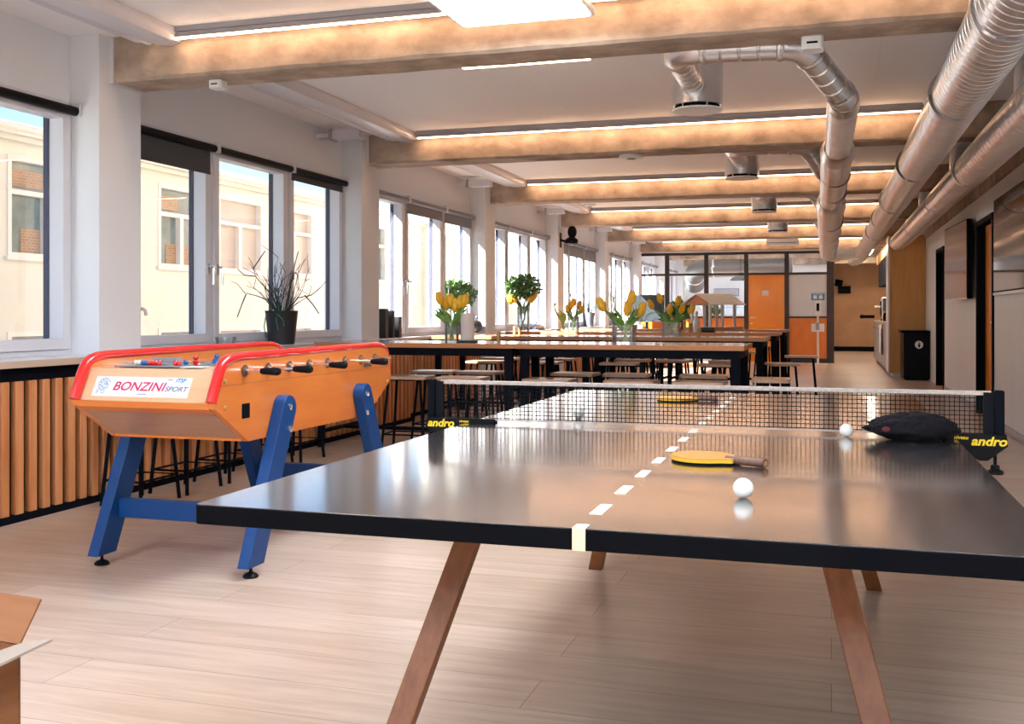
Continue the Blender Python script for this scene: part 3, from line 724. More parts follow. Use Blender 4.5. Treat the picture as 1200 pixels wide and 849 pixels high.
# black mesh bag lying against the net
p = Vector((x_at(1067, 3.205), 3.205, TZ))
bg = thing('drawstring_bag', 'black mesh bag lying crumpled against the right end of the net', 'bag', (p.x, p.y, TZ), -.02)
q = MB().ball((0, 0, 0), 1.0, 64, 36)
out = []
for v in q.v:
    x, y, z = v; lump = 1 + .14 * mnoise.noise(Vector((x * 2.1, y * 2, z * 2 + 3))) + .09 * mnoise.noise(Vector((x * 5, y * 5, z * 6)))
    fold = .10 * abs(mnoise.noise(Vector((x * 2.5, y * 3, z * 9 + 7)))) - .03
    hh = .036 * (1 - .35 * abs(x) ** 2.5) * (1.12 if x > 0 else 1.0)
    out.append((x * .128 * lump, y * .068 * (lump + fold), max(0.0008, .036 + z * (lump + fold) * 1.18 * hh * (1 if z > 0 else .95))))
q.v = out; q.build('bag_body', M_bag, bg, ang=80)
q = MB()
for s_ in range(3):
    pts = []
    for i in range(16):
        f = i / 15; x = -.10 + .19 * f; pts.append((x, -.052 - .010 * math.sin(f * PI) + .006 * s_, .022 + .012 * s_ + .010 * math.sin(f * PI) + .004 * math.sin(f * 7 + s_ * 2)))
    q.tube(pts, .003, 6)
q.build('cord', M_blackp, bg)
MB().ball((-.068, -.060, .035), .010, 10, 8, (1.2, .5, .8)).build('red_toggle', M_bagred, bg)

# ------------------------------------------------------------------ foosball table
FX0, FX1 = -3.10, -2.40
fb = thing('foosball_table', 'orange beech foosball table with red rails and blue legs', 'foosball table', ((FX0 + FX1) / 2, 4.54, 0))
cx, cy = (FX0 + FX1) / 2, 4.54
def loc(y, z): return (y - cy, z)
hw = (FX1 - FX0) / 2
side = [(3.66, .757), (3.700, .835), (3.722, .880), (3.745, .910), (3.79, .928), (3.85, .934), (5.25, .944), (5.33, .935), (5.385, .905), (5.40, .87), (5.425, .765), (5.41, .742), (5.11, .576), (3.915, .576), (3.665, .735)]
side = [loc(*p) for p in side]
for s_ in (-1, 1):
    MB().prism(side, s_ * hw, s_ * (hw - .028), 'x').build('side_panel', M_foos, fb, bevel=.002)
    pts = [(s_ * (hw - .014), y - cy, z) for y, z in ((3.655, .762), (3.690, .838), (3.712, .884), (3.732, .912), (3.762, .929), (3.80, .938), (3.86, .942), (4.5, .947), (5.20, .951), (5.28, .949), (5.34, .938), (5.385, .91), (5.405, .875), (5.428, .77))]
    MB().tube(pts, [.023, .023, .023, .023, .023, .022, .021, .020, .018, .018, .017, .016, .015, .012], 14).build('top_rail', M_red, fb)
    MB().box(s_ * hw, s_ * (hw + .0008), 3.70 - cy, 5.39 - cy, .827, .8285).build('seam', M_padhandle, fb)
i0, i1 = -hw + .028, hw - .028
def panel(y0, z0, y1, z1, t_):
    d = Vector((0, y1 - y0, z1 - z0)).normalized(); n = Vector((0, d.z, -d.y)) * t_
    a = Vector((0, y0 - cy, z0)); b = Vector((0, y1 - cy, z1)); return [(p.y, p.z) for p in (a, b, b + n, a + n)]
MB().prism(panel(3.672, .758, 3.742, .893, .02), i0, i1, 'x').build('front_panel', M_fooslight, fb, bevel=.002)
MB().prism([loc(*p) for p in ((3.742, .893), (3.865, .899), (3.865, .875), (3.76, .875))], i0, i1, 'x').build('front_deck', M_fooslight, fb)
MB().prism([loc(*p) for p in ((3.663, .757), (3.663, .733), (3.70, .71), (3.70, .757))], i0, i1, 'x').build('front_rail', M_foos, fb)
MB().prism([loc(*p) for p in ((3.665, .735), (3.915, .578), (3.93, .60), (3.69, .75))], i0, i1, 'x').build('under_panel', mat('under_ply', (.42, .22, .13, 1), .25, col2=(.50, .28, .18, 1), scale=3, stretch=(1, 3, 6), coat=.3), fb)
MB().prism([loc(*p) for p in ((5.12, .578), (5.41, .742), (5.40, .76), (5.10, .60))], i0, i1, 'x').build('under_panel', M_foos, fb)
MB().prism([loc(*p) for p in ((5.41, .742), (5.395, .87), (5.37, .87), (5.38, .742))], i0, i1, 'x').build('rear_panel', M_foos, fb)
MB().prism([loc(*p) for p in ((5.395, .87), (5.28, .885), (5.28, .86), (5.37, .85))], i0, i1, 'x').build('rear_deck', M_fooslight, fb)
MB().box(i0, i1, 3.90 - cy, 5.12 - cy, .577, .595).build('base_panel', M_foos, fb)
MB().box(i0, i1, 3.85 - cy, 5.30 - cy, .785, .80).build('playing_field', mat('field_green', (.10, .22, .12, 1), .5), fb)
MB().box(i0, i1, 3.85 - cy, 3.868 - cy, .79, .898).box(i0, i1, 5.28 - cy, 5.30 - cy, .79, .883).build('end_boards', M_foos, fb)
MB().box(hw + .0004, hw + .0012, 3.862 - cy, 3.925 - cy, .678, .742).build('coin_slot', M_black, fb)
MB().box(hw + .0004, hw + .0014, 5.06 - cy, 5.16 - cy, .838, .862).build('maker_plate', M_chrome, fb)
q = MB()
for y_, z_ in ((3.735, .845), (3.735, .735), (5.38, .845), (5.375, .745)): q.lathe([(.010, 0), (.010, .004), (.006, .006)], 12, (hw, y_ - cy, z_), Matrix.Rotation(PI / 2, 4, 'Y'))
q.build('screw', M_brass, fb)
for s_ in (-1, 1):
    for e_ in (-1, 1):
        yt, yf = (4.173, 3.885) if e_ < 0 else (4.987, 5.275)
        zt2, zf, w = .700, .048, .058
        d = Vector((yf - yt, zf - zt2)).normalized(); n = Vector((-d.y, d.x))
        poly = []
        a0 = math.atan2(-d.y, -d.x)
        for i in range(13):
            a = a0 - PI / 2 + PI * i / 12; poly.append((yt - cy + w * math.cos(a), zt2 + w * math.sin(a)))
        hwf = w / abs(d.y)
        pl = poly + [(yf - cy - hwf, zf), (yf - cy + hwf, zf)] if poly[-1][0] < poly[0][0] else poly + [(yf - cy + hwf, zf), (yf - cy - hwf, zf)]
        x0, x1 = s_ * (hw + .0005), s_ * (hw + .058)
        lg = MB().prism(pl, x0, x1, 'x').build('leg', M_blue, fb, bevel=.004)
        xm = (x0 + x1) / 2
        MB().lathe([(.032, 0), (.034, .006), (.026, .016), (.012, .022), (.007, .026), (.007, .05)], 20, (xm, yf - cy, 0)).build('levelling_foot', M_blackp, lg)
        b_ = MB()
        for bz, by in ((.703, 0), (.604, .02 * e_)):
            yb = yt + (yf - yt) * (zt2 - bz) / (zt2 - zf) * .0 - cy
            b_.lathe([(.015, 0), (.015, .004), (.009, .005), (.008, .002)], 16, (x1, yb, bz), Matrix.Rotation(s_ * PI / 2, 4, 'Y'))
        b_.build('bolt', M_chrome, lg)
for e_ in (-1, 1):
    yy = (3.985 if e_ < 0 else 5.19) - cy
    MB().box(-hw, hw, yy - .022, yy + .022, .20, .285).build('cross_bar', M_blue, fb, bevel=.003)
    MB().box(-hw - .0005, -hw + .05, yy - .05, yy + .05, .40, .577).box(hw - .05, hw + .0005, yy - .05, yy + .05, .40, .577) if False else None
rodY = [3.93 + .185 * i for i in range(8)]
rodY[0] = 3.905; rodY[1] = 4.07
teams = {0: (1, 1), 1: (2, 1), 2: (3, -1), 3: (4, 1), 4: (4, -1), 5: (3, 1), 6: (2, -1), 7: (1, -1)}
for i, yy in enumerate(rodY):
    yy = 3.885 + .19 * i if i < 7 else 5.20
    n_, s_ = teams[i]; ext = [.15, .20, .14, .18, .16, .22, .15, .15][i]
    zr = .882
    rd = MB().tube([(-s_ * (hw + .10), yy - cy, zr), (s_ * (hw + ext), yy - cy, zr)], .008, 10).build('rod', M_chrome, fb)
    h = MB(); xa = s_ * (hw + ext - .07); xb = s_ * (hw + ext + .02)
    h.tube([(xa, yy - cy, zr), (xa + s_ * .01, yy - cy, zr), (xa + s_ * .07, yy - cy, zr), (xb - s_ * .01, yy - cy, zr), (xb, yy - cy, zr)], [.011, .014, .018, .018, .012], 14).build('handle', M_blackp, rd)
    if i == 0: M_bear = mat('bearing_brown', (.12, .06, .035, 1), .4)
    for q_ in (-1, 1): MB().lathe([(.026, 0), (.026, .004), (.017, .007), (.013, .014)], 18, (q_ * hw, yy - cy, zr), Matrix.Rotation(q_ * PI / 2, 4, 'Y')).build('bearing', M_bear, fb)
    cols = M_bluepl if s_ > 0 else M_red
    tilt = random.uniform(-.7, .7)
    for j in range(n_):
        xx = (j - (n_ - 1) / 2) * (.56 / max(n_, 2)) + .04
        T = Matrix.Translation((xx, yy - cy, zr)) @ Matrix.Rotation(tilt, 4, 'X')
        fg = MB()
        fg.box(-.014, .014, -.008, .008, -.035, .022, T).box(-.012, .012, -.014, .010, -.075, -.035, T)
        fg.ball(T @ Vector((0, 0, .036)), .0135, 12, 8)
        fo = fg.build('player_figure', cols if j % 2 == 0 else M_skin, rd, bevel=.003)
# score abacus on the front deck
sc = MB().box(-.21, .10, 3.755 - cy, 3.858 - cy, .899, .903)
sc.prism([(-.11, .903), (.075, .903), (.065, .937), (-.075, .937)], 3.84 - cy, 3.846 - cy, 'y')
so = sc.build('score_plate', mat('score_grey', (.25, .27, .31, 1), .35), fb)
MB().tube([(-.20, 3.80 - cy, .912), (.10, 3.80 - cy, .912)], .0025, 8).build('score_wire', M_chrome, so)
q = MB(); q2 = MB(); q3 = MB()
for i in range(2): q.ball((-.135 + .018 * i, 3.80 - cy, .914), .0125, 12, 8, (.7, 1, 1))
for i in range(2): q2.ball((-.098 + .017 * i, 3.80 - cy, .914), .0125, 12, 8, (.7, 1, 1))
for i in range(4): q3.ball((-.064 + .017 * i, 3.80 - cy, .914), .0125, 12, 8, (.7, 1, 1))
for i in range(2): q3.ball((.066 + .018 * i, 3.80 - cy, .914), .0125, 12, 8, (.7, 1, 1))
q.build('cream_beads', M_skin, so); q2.build('blue_beads', M_bluepl, so); q3.build('red_beads', M_red, so)
sr = MB().box(-.15, .15, 5.285 - cy, 5.37 - cy, .888, .892)
sr.prism([(-.092, .892), (.092, .892), (.092, .937), (-.092, .937)], 5.287 - cy, 5.293 - cy, 'y')
sr = sr.build('score_plate', mat('score_grey_shaded', (.035, .04, .043, 1), .5), fb)  # unlit side of the grey plate, its shade put into the colour
MB().tube([(-.15, 5.33 - cy, .905), (.15, 5.33 - cy, .905)], .0025, 8).build('score_wire', M_chrome, sr)
q = MB()
for i in range(4): q.ball((.100 + .014 * i, 5.33 - cy, .907), .012, 12, 8, (.7, 1, 1))
q.build('cream_beads', M_skin, sr)
MB().box(.12, .22, 3.76 - cy, 3.835 - cy, .899, .901).build('paper_slip', M_white, fb)
# maker sticker on the sloping front panel
dvec = Vector((0, .070, .135)).normalized()
R = Matrix((( 1, 0, 0, 0), (0, dvec.y, -dvec.z, 0), (0, dvec.z, dvec.y, 0), (0, 0, 0, 1)))
def on_panel(x, h, off=.0012):
    base = Vector((0, 3.672 - cy, .758)) + dvec * h
    nrm = Vector((0, -dvec.z, dvec.y))
    return Matrix.Translation(base + Vector((x, 0, 0)) + nrm * off) @ R
st = MB().prism(rrect(.475, .092, .004), -.0003, .0010, 'z', on_panel(-.033, .066, .0006)).build('sticker', M_sticker, fb)
tx = text_mesh('bonzini_lettering', 'BONZINI', .056, M_magenta, st, on_panel(-.046, .066, .0019), .22, .0008, 1.12, .0002)
text_mesh('sport_lettering', 'SPORT', .031, M_navy, st, on_panel(.139, .058, .0019), .22, .0003, 1.15, .0002)
text_mesh('itsf_lettering', 'ITSF', .024, M_sky_p, st, on_panel(.150, .098, .0019), .30, .0008, 1.1, .0002)
MB().prism([(-.016, -.0015), (.008, -.0015), (.012, .0015), (-.012, .0015)], 0, .0003, 'z', on_panel(.102, .101, .0018)).box(-.022, .022, -.0012, .0012, 0, .0003, on_panel(-.02, .033, .0018)).build('small_print', M_navy, st)
q = MB(); hx, hh = -.222, .072
arcs_ = [(.0085, 0, 300, .020 * math.cos(a), .020 * math.sin(a) + .004) for a in [math.radians(d) for d in range(20, 260, 38)]]
arcs_ += [(.017, 200, 350, .006, .0), (.004, 0, 360, .002, .004), (.004, 0, 360, .013, .004), (.006, 200, 340, .008, -.006), (.008, 0, 360, .002, -.030), (.006, 30, 250, -.020, -.026), (.005, 0, 300, -.024, -.034)]
for r_, a0, a1, ox, oy in arcs_:
    pts = [on_panel(hx + ox + r_ * math.cos(math.radians(a0 + (a1 - a0) * i / 12)), hh + oy + r_ * 1.1 * math.sin(math.radians(a0 + (a1 - a0) * i / 12)), .0016) @ Vector((0, 0, 0)) for i in range(13)]
    q.tube(pts, .0010, 5)
q.build('emblem', M_sky_p, st)

# ------------------------------------------------------------------ high tables
def make_table(L):
    t = thing('high_table', 'x', 'table', (0, 0, 0))
    D = .86
    MB().box(-L / 2, L / 2, -D / 2, D / 2, .848, .885).build('tabletop', M_tabwood, t, bevel=.002)
    MB().box(-L / 2, L / 2, -D / 2 - .002, -D / 2, .849, .883).box(L / 2, L / 2 + .002, -D / 2, D / 2, .849, .883).build('edge_band', M_tabedge, t)
    a = MB()
    for s_ in (-1, 1): a.box(-L / 2 + .03, L / 2 - .03, s_ * (D / 2 - .06), s_ * (D / 2 - .02), .785, .848).box(s_ * (L / 2 - .03), s_ * (L / 2 - .07), -D / 2 + .02, D / 2 - .02, .785, .848)
    a.build('apron', M_black, t)
    for sx in (-1, 1):
        for sy in (-1, 1):
            q = MB(); xt, xb = sx * (L / 2 - .065), sx * (L / 2 - .055); yt, yb = sy * (D / 2 - .05), sy * (D / 2 - .02)
            vs = [(x + i * .034 * k2, y + j * .026 * k2, z) for x, y, z, k2 in ((xt, yt, .80, 1.), (xb, yb, 0, .75)) for i, j in ((-1, -1), (1, -1), (1, 1), (-1, 1))]
            q.addm(vs, [(0, 1, 2, 3), (7, 6, 5, 4), (0, 4, 5, 1), (1, 5, 6, 2), (2, 6, 7, 3), (3, 7, 4, 0)]).build('leg', M_black, t, bevel=.003)
    MB().box(-L / 2 + .06, L / 2 - .06, -.02, .02, .12, .15).box(-L / 2 + .045, -L / 2 + .075, -D / 2 + .03, D / 2 - .03, .12, .15).box(L / 2 - .075, L / 2 - .045, -D / 2 + .03, D / 2 - .03, .12, .15).build('stretcher', M_black, t)
    return t
ROWY = [8.25, 10.93, 13.60, 15.98]
TL = 1.77; rowname = ['nearest', 'second', 'third', 'farthest']
tabs = []
proto = make_table(TL)
for i, yy in enumerate(ROWY):
    for j, xx in enumerate((-4.165 + TL / 2, -4.165 + TL * 1.5 + .004)):
        lab = 'wood-topped black high table, %s row, %s end' % (rowname[i], ['window', 'aisle'][j])
        if i == 0 and j == 0: o = proto; o['label'] = lab; o.location = (xx, yy, 0)
        else: o = dup(proto, lab, (xx, yy, 0))
        o['group'] = 'rows of high tables'

# stools
def make_stool():
    t = thing('bar_stool', 'x', 'stool', (0, 0, 0))
    out = rrect(.385, .285, .025, 5); n = len(out)
    inn = []
    for (x, y) in out:
        a = math.atan2(y / .285, x / .385); inn.append((.032 * max(-1, min(1, math.cos(a) * 1.3)), .010 * max(-1, min(1, math.sin(a) * 1.3))))
    vs = [(x, y, z) for z in (.596, .620) for x, y in out] + [(x, y, z) for z in (.596, .620) for x, y in inn]
    fs = []
    for i in range(n):
        j = (i + 1) % n
        fs += [(i, j, n + j, n + i), (2 * n + i, 3 * n + i, 3 * n + j, 2 * n + j), (n + i, n + j, 3 * n + j, 3 * n + i), (i, 2 * n + i, 2 * n + j, j)]
    MB().addm(vs, fs).build('seat', M_seat, t)
    for sx in (-1, 1):
        for sy in (-1, 1):
            MB().tube([(sx * .135, sy * .095, .596), (sx * .185, sy * .135, 0)], .0115, 8).build('leg', M_black, t)
    f = .75; x_, y_ = .135 + .05 * f, .095 + .04 * f; z_ = .596 * (1 - f) + .0
    MB().tube([(-x_, -y_, z_), (x_, -y_, z_), (x_, y_, z_), (-x_, y_, z_), (-x_, -y_, z_)], .007, 6).build('foot_rail', M_black, t)
    for e_ in (-1, 1): MB().box(-.145, .145, e_ * .105, e_ * .085, .584, .596).build('seat_rail', M_black, t)
    return t
st0 = make_stool(); used = [False]
def stool(x, y, rz, label, group):
    if not used[0]: used[0] = True; o = st0; o['label'] = label; o.location = (x, y, 0); o.rotation_euler = (0, 0, rz); o['group'] = group
    else: o = dup(st0, label, (x, y, 0), rz, group)
    return o
def stool_row(us, y, desc, group):
    us = [u for u in us if x_at(u, y) > -3.97]; placed = []
    for i, u in enumerate(us):
        x = x_at(u, y)
        for lx in (-4.10, -2.395, -.69):
            if abs(x - lx) < (.30 if lx == -2.395 else .25): x = lx + (.30 if lx == -2.395 else .25) * (1 if x > lx else -1) if lx > -4 else lx + .25
        if placed and x - placed[-1] < .41: continue
        placed.append(x)
        stool(x, y + random.uniform(-.015, .015), random.uniform(-.04, .04), '%s stool from the window, wooden seat, %s' % (ord_(len(placed) - 1), desc), group)
stool_row([478, 543, 640, 740, 821], ROWY[0] - .46, 'on the near side of the nearest high-table row', 'stools along the nearest row, near side')
stool_row([512, 563, 660, 735, 825], ROWY[0] + .36, 'on the far side of the nearest high-table row', 'stools along the nearest row, far side')
stool_row([511, 570, 637, 697, 757, 841], ROWY[1] - .40, 'on the near side of the second high-table row', 'stools along the second row, near side')
stool_row([535, 587, 653, 727, 790, 853], ROWY[1] + .36, 'on the far side of the second high-table row', 'stools along the second row, far side')
stool_row([560, 620, 680, 740, 800, 850], ROWY[2] - .40, 'on the near side of the third high-table row', 'stools along the third row, near side')
stool_row([600, 660, 720, 780, 830], ROWY[2] + .40, 'on the far side of the third high-table row', 'stools along the third row, far side')
stool_row([640, 700, 760, 810, 862], ROWY[3] - .40, 'on the near side of the farthest high-table row', 'stools along the farthest row')
stool(x_at(904, 8.3), 8.30, PI / 2, 'wooden stool at the aisle end of the nearest high-table row', 'stools at the table ends')
stool(x_at(917, 10.9), 10.9, PI / 2 + .3, 'wooden stool at the aisle end of the second high-table row', 'stools at the table ends')
stool(x_at(939, 12.9), 12.9, .05, 'wooden stool standing alone in the aisle, before the orange panel', 'stools at the table ends')
stool(x_at(886, 14.1), 14.1, 1.5, 'wooden stool at the aisle end of the third high-table row', 'stools at the table ends')
stool(x_at(895, 16.8), 16.8, 1.5, 'wooden stool at the aisle end of the farthest high-table row', 'stools at the table ends')
for i, yy in enumerate((5.24, 5.69, 6.16, 6.63, 7.12)):
    stool(-3.94, yy, PI / 2, '%s black-legged stool along the slatted counter, behind the foosball table' % ord_(i), 'stools at the window counter')

# ------------------------------------------------------------------ things on tables and sills
def vase(x, y, z, w, h, label, square=False):
    t = thing('glass_vase', label, 'vase', (x, y, z), 0, 'glass vases')
    if square:
        o = rrect(w, w, .006, 2); i_ = rrect(w - .012, w - .012, .004, 2); n = len(o)
    else:
        o = [(w / 2 * math.cos(2 * PI * a / 24), w / 2 * math.sin(2 * PI * a / 24)) for a in range(24)]; i_ = [(a * .92, b * .92) for a, b in o]; n = 24
    vs = [(a, b, 0) for a, b in o] + [(a, b, h) for a, b in o] + [(a, b, h) for a, b in i_] + [(a, b, .012) for a, b in i_]
    fs = []
    for k2 in range(3):
        for a in range(n): b = (a + 1) % n; fs.append((k2 * n + a, k2 * n + b, (k2 + 1) * n + b, (k2 + 1) * n + a))
    fs += [tuple(range(n)), tuple(range(3 * n, 4 * n))]
    MB().addm(vs, fs).build('glass', M_vase, t)
    return t
def petal_bloom(mb, c, r, h, ax):
    ax = Vector(ax).normalized(); q = Vector((0, 0, 1)).rotation_difference(ax).to_matrix().to_4x4()
    pr = [(.15, 0), (.72, .14), (1., .38), (.98, .60), (.78, .82), (.45, 1.0), (.22, 1.02)]
    for kk in range(2):
        vs = []; fs = []; seg = 18
        for i, (a, b) in enumerate(pr):
            for s_ in range(seg):
                an = 2 * PI * s_ / seg + kk * PI / 3
                rr_ = r * a * (1 + .10 * math.cos(3 * an + kk * PI)) * (1 - .12 * kk)
                zz = h * (b - .10 * kk + (.10 * (math.cos(3 * an + kk * PI)) if i > 3 else 0))
                vs.append(Vector(c) + q @ Vector((rr_ * math.cos(an), rr_ * math.sin(an), zz)))
        for i in range(len(pr) - 1):
            for s_ in range(seg): s2 = (s_ + 1) % seg; fs.append((i * seg + s_, i * seg + s2, (i + 1) * seg + s2, (i + 1) * seg + s_))
        mb.addm(vs, fs)
def blade_leaf(mb, p0, p1, p2, w):
    p0, p1, p2 = Vector(p0), Vector(p1), Vector(p2); n = 9; vs = []; fs = []
    sd_ = (p2 - p0).cross(Vector((0.3, -1, .2))).normalized()
    for i in range(n):
        t_ = i / (n - 1); c = p0 * (1 - t_) ** 2 + p1 * 2 * t_ * (1 - t_) + p2 * t_ ** 2
        ww = w * (math.sin(PI * min(.97, t_ * .92 + .08))) ** .7
        nb = Vector((0, -1, .1)) * ww * .25
        vs += [c - sd_ * ww / 2, c + nb, c + sd_ * ww / 2]
    for i in range(n - 1):
        for j in range(2): fs.append((i * 3 + j, i * 3 + j + 1, (i + 1) * 3 + j + 1, (i + 1) * 3 + j))
    mb.addm(vs, fs)
def tulips(x, y, z, vw, vh, heads, label, group, bloom=(.028, .062), leaves=2, seed=1):
    rnd = random.Random(seed)
    for i, (dx, dz) in enumerate(heads):
        t = thing('tulip', label.replace('yellow tulip', '%s yellow tulip from the left' % ord_(sorted(heads).index((dx, dz)))), 'tulip', (x, y, z), 0, group)
        dy = rnd.uniform(-.06, .06); b0 = Vector((-dx * .25 + rnd.uniform(-.01, .01), rnd.uniform(-.02, .02), .016))
        rim = Vector((max(-vw * .36, min(vw * .36, dx * .5)), dy * .4, vh)); tp = Vector((dx, dy, dz - bloom[1]))
        pts = []
        for j in range(10):
            f = j / 9; pts.append(b0 * (1 - f) ** 2 + rim * 2 * f * (1 - f) + tp * f ** 2)
        MB().tube(pts, .0045, 7).build('stem', M_tleaf, t)
        q = MB(); petal_bloom(q, tp, bloom[0], bloom[1], (dx * .9, dy, .3)); q.build('bloom', M_tulip, t, ang=80)
        q = MB()
        for l in range(leaves):
            a = rnd.uniform(-1, 1); s_ = 1 if (dx + rnd.uniform(-.05, .05)) > 0 else -1
            if l == 1: s_ = -s_
            p0 = pts[3]; p1 = Vector((s_ * rnd.uniform(.02, .07), rnd.uniform(-.05, .05), vh + rnd.uniform(.02, .07))); p2 = Vector((s_ * rnd.uniform(.06, .17), rnd.uniform(-.08, .06), vh + rnd.uniform(.03, .14)))
            blade_leaf(q, p0, p1, p2, rnd.uniform(.022, .036))
        q.build('leaf', M_tleaf, t, ang=80)
Z = .8855; ZS = .8755
y = 8.15; x = x_at(529.5, y); vase(x, y, Z, .118, .175, 'round glass vase of tulips beside the paper roll on the nearest table')
tulips(x, y, Z, .118, .175, [(-.085, .42), (-.060, .38), (-.02, .40), (.095, .40), (.060, .39), (.02, .36)], 'yellow tulip in the round vase beside the paper roll', 'tulips beside the paper roll', (.033, .10), 3, 3)
y = 8.20; x = x_at(732, y); vase(x, y, Z, .172, .150, 'square glass vase of tulips in the middle of the nearest table', True)
tulips(x, y, Z, .172, .150, [(-.17, .375), (.035, .42), (.11, .33), (.02, .34)], 'yellow tulip in the square vase on the nearest table', 'tulips in the middle square vase', (.035, .11), 3, 5)
y = 10.85; x = x_at(787, y); vase(x, y, Z, .180, .150, 'square glass vase of tulips on the second table row, aisle side', True)
tulips(x, y, Z, .18, .15, [(-.19, .39), (-.11, .45), (.06, .42), (.19, .34), (-.02, .33), (.10, .34)], 'yellow tulip in the square vase on the second table row', 'tulips on the second row', (.033, .095), 3, 8)
y = 13.5; x = x_at(672, y); vase(x, y, Z, .155, .20, 'glass vase of tulips on the third table row near the grey pot')
tulips(x, y, Z, .155, .2, [(.0, .44), (.06, .41), (-.05, .40), (-.08, .36), (.09, .34)], 'yellow tulip in the glass vase on the third table row', 'tulips on the third row', (.036, .105), 2, 9)
y = 13.55; x = x_at(613, y); vase(x, y, Z, .17, .34, 'tall glass vase of mixed greenery and tulips on the third row by the window')
tulips(x, y, Z, .17, .34, [(-.15, .50), (-.10, .51), (.11, .51), (.13, .54)], 'yellow tulip in the tall vase under the round greenery', 'tulips in the tall vase', (.045, .12), 3, 4)

def leaf_cloud(name, c, rad, n, size, m, parent, seed):
    rnd = random.Random(seed); q = MB()
    for i in range(n):
        v = Vector((rnd.gauss(0, 1), rnd.gauss(0, 1), rnd.gauss(0, 1))).normalized() * rnd.random() ** .3
        p = Vector((v.x * rad[0], v.y * rad[1], v.z * rad[2])) + Vector(c)
        e = Vector((rnd.uniform(-1, 1), rnd.uniform(-1, 1), rnd.uniform(-.6, 1))).normalized(); s_ = e.orthogonal().normalized()
        s_ = Matrix.Rotation(rnd.uniform(0, 6.3), 3, e) @ s_; L = size * rnd.uniform(.7, 1.3); up = e.cross(s_) * L * .08
        q.addm([p, p + e * L * .5 + s_ * L * .24 + up, p + e * L, p + e * L * .5 - s_ * L * .24 + up], [(0, 1, 2, 3)])
    return q.build(name, m, parent, smooth=False)
def twigs(mb, base, n, h, spread, r, rnd, depth=2, lean=0.):
    for i in range(n):
        a = rnd.uniform(0, 2 * PI); el = rnd.uniform(.15, 1.0)
        d = Vector((math.cos(a) * spread * el + lean, math.sin(a) * spread * el * .7, 1)).normalized()
        p = Vector(base) + Vector((math.cos(a), math.sin(a), 0)) * .03; pts = [p]; L = h * rnd.uniform(.5, 1.05)
        for s_ in range(5):
            d = (d + Vector((rnd.uniform(-.22, .22), rnd.uniform(-.22, .22), rnd.uniform(-.12, .10)))).normalized(); p = p + d * L / 5; pts.append(p)
        mb.tube(pts, [r * (1 - .14 * j) for j in range(6)], 5)
        if depth > 1:
            for b_ in range(rnd.randint(1, 3)):
                k2 = rnd.randint(2, 5); q = pts[k2]; dd = (d + Vector((rnd.uniform(-1, 1), rnd.uniform(-1, 1), rnd.uniform(-.3, .7)))).normalized(); pp_ = [q]
                for s_ in range(3): dd = (dd + Vector((rnd.uniform(-.25, .25), rnd.uniform(-.2, .2), rnd.uniform(-.2, .2)))).normalized(); q = q + dd * L * .12; pp_.append(q)
                mb.tube(pp_, [r * .6, r * .55, r * .45, r * .35], 4)
# bare-twig plant in black pot on the counter
px_, py_ = -4.29, y_at(330, -4.29)
t = thing('twig_plant', 'bare twiggy plant in a black pot on the window counter', 'potted plant', (px_, py_, ZS))
MB().lathe([(.098, 0), (.104, .004), (.133, .27), (.136, .275), (.128, .275), (.10, .24)], 36).build('pot', M_potblack, t)
MB().lathe([(0, .245), (.115, .24)], 24).build('soil', M_twig, t)
rnd = random.Random(12); q = MB(); twigs(q, (0, 0, .24), 26, .46, .95, .0048, rnd)
for pts in ([(-.02, 0, .25), (-.10, .0, .42), (-.20, .02, .50), (-.26, .03, .56), (-.30, .05, .66), (-.34, .05, .72)], [(-.26, .03, .56), (-.36, .02, .57), (-.42, .02, .62)], [(-.29, .04, .62), (-.22, .05, .72), (-.18, .05, .77)],
            [(-.03, 0, .25), (-.12, 0, .36), (-.24, 0, .40), (-.34, 0, .42), (-.42, .01, .50), (-.48, .01, .52)], [(-.33, 0, .41), (-.36, -.02, .32), (-.40, -.02, .22)], [(.03, 0, .25), (.14, .02, .38), (.26, .02, .40), (.34, .02, .46)], [(.2, .02, .40), (.28, 0, .33), (.34, 0, .25)],
            [(.02, .03, .25), (.06, .05, .5), (.10, .05, .68), (.12, .06, .76)]):
    q.tube(pts, [.0055 - .0007 * j for j in range(len(pts))], 6)
q.build('twigs', M_twig, t)
q = MB(); twigs(q, (.0, 0, .24), 22, .24, .7, .004, rnd, 1)
for pts in ([(-.03, -.10, .26), (-.06, -.14, .25), (-.075, -.145, .15), (-.07, -.13, .05)], [(0, -.1, .26), (.05, -.14, .24), (.10, -.15, .20), (.105, -.14, .15)], [(.02, -.1, .25), (.03, -.14, .2), (.05, -.14, .12)]): q.tube(pts, .0045, 6)
q.build('green_strands', M_twiggreen, t)
# small items on the counter
t = thing('glass_tumbler', 'short clear glass on the window counter behind the foosball table', 'glass', (-4.30, 6.70, ZS))
MB().lathe([(.062, 0), (.078, .078), (.074, .078), (.059, .008)], 28).build('glass', M_vase, t); MB().lathe([(.058, .009), (.064, .035), (.0001, .035)], 24).build('water', M_vase, t)
for i, (u, h, w) in enumerate(((453, .30, .075), (461, .28, .045), (469, .22, .075))):
    x = -4.36; y = y_at(u, x) - .0
    y = 9.62 + i * .17
    t = tag(MB().box(-.06, .06, -w / 2, w / 2, 0, h).build('storage_file', M_potblack, bevel=.004), '%s black upright file standing by the second column' % ['tallest', 'thin middle', 'shortest'][i], 'file', 'black files by the column')
    t.location = (x, y, ZS)
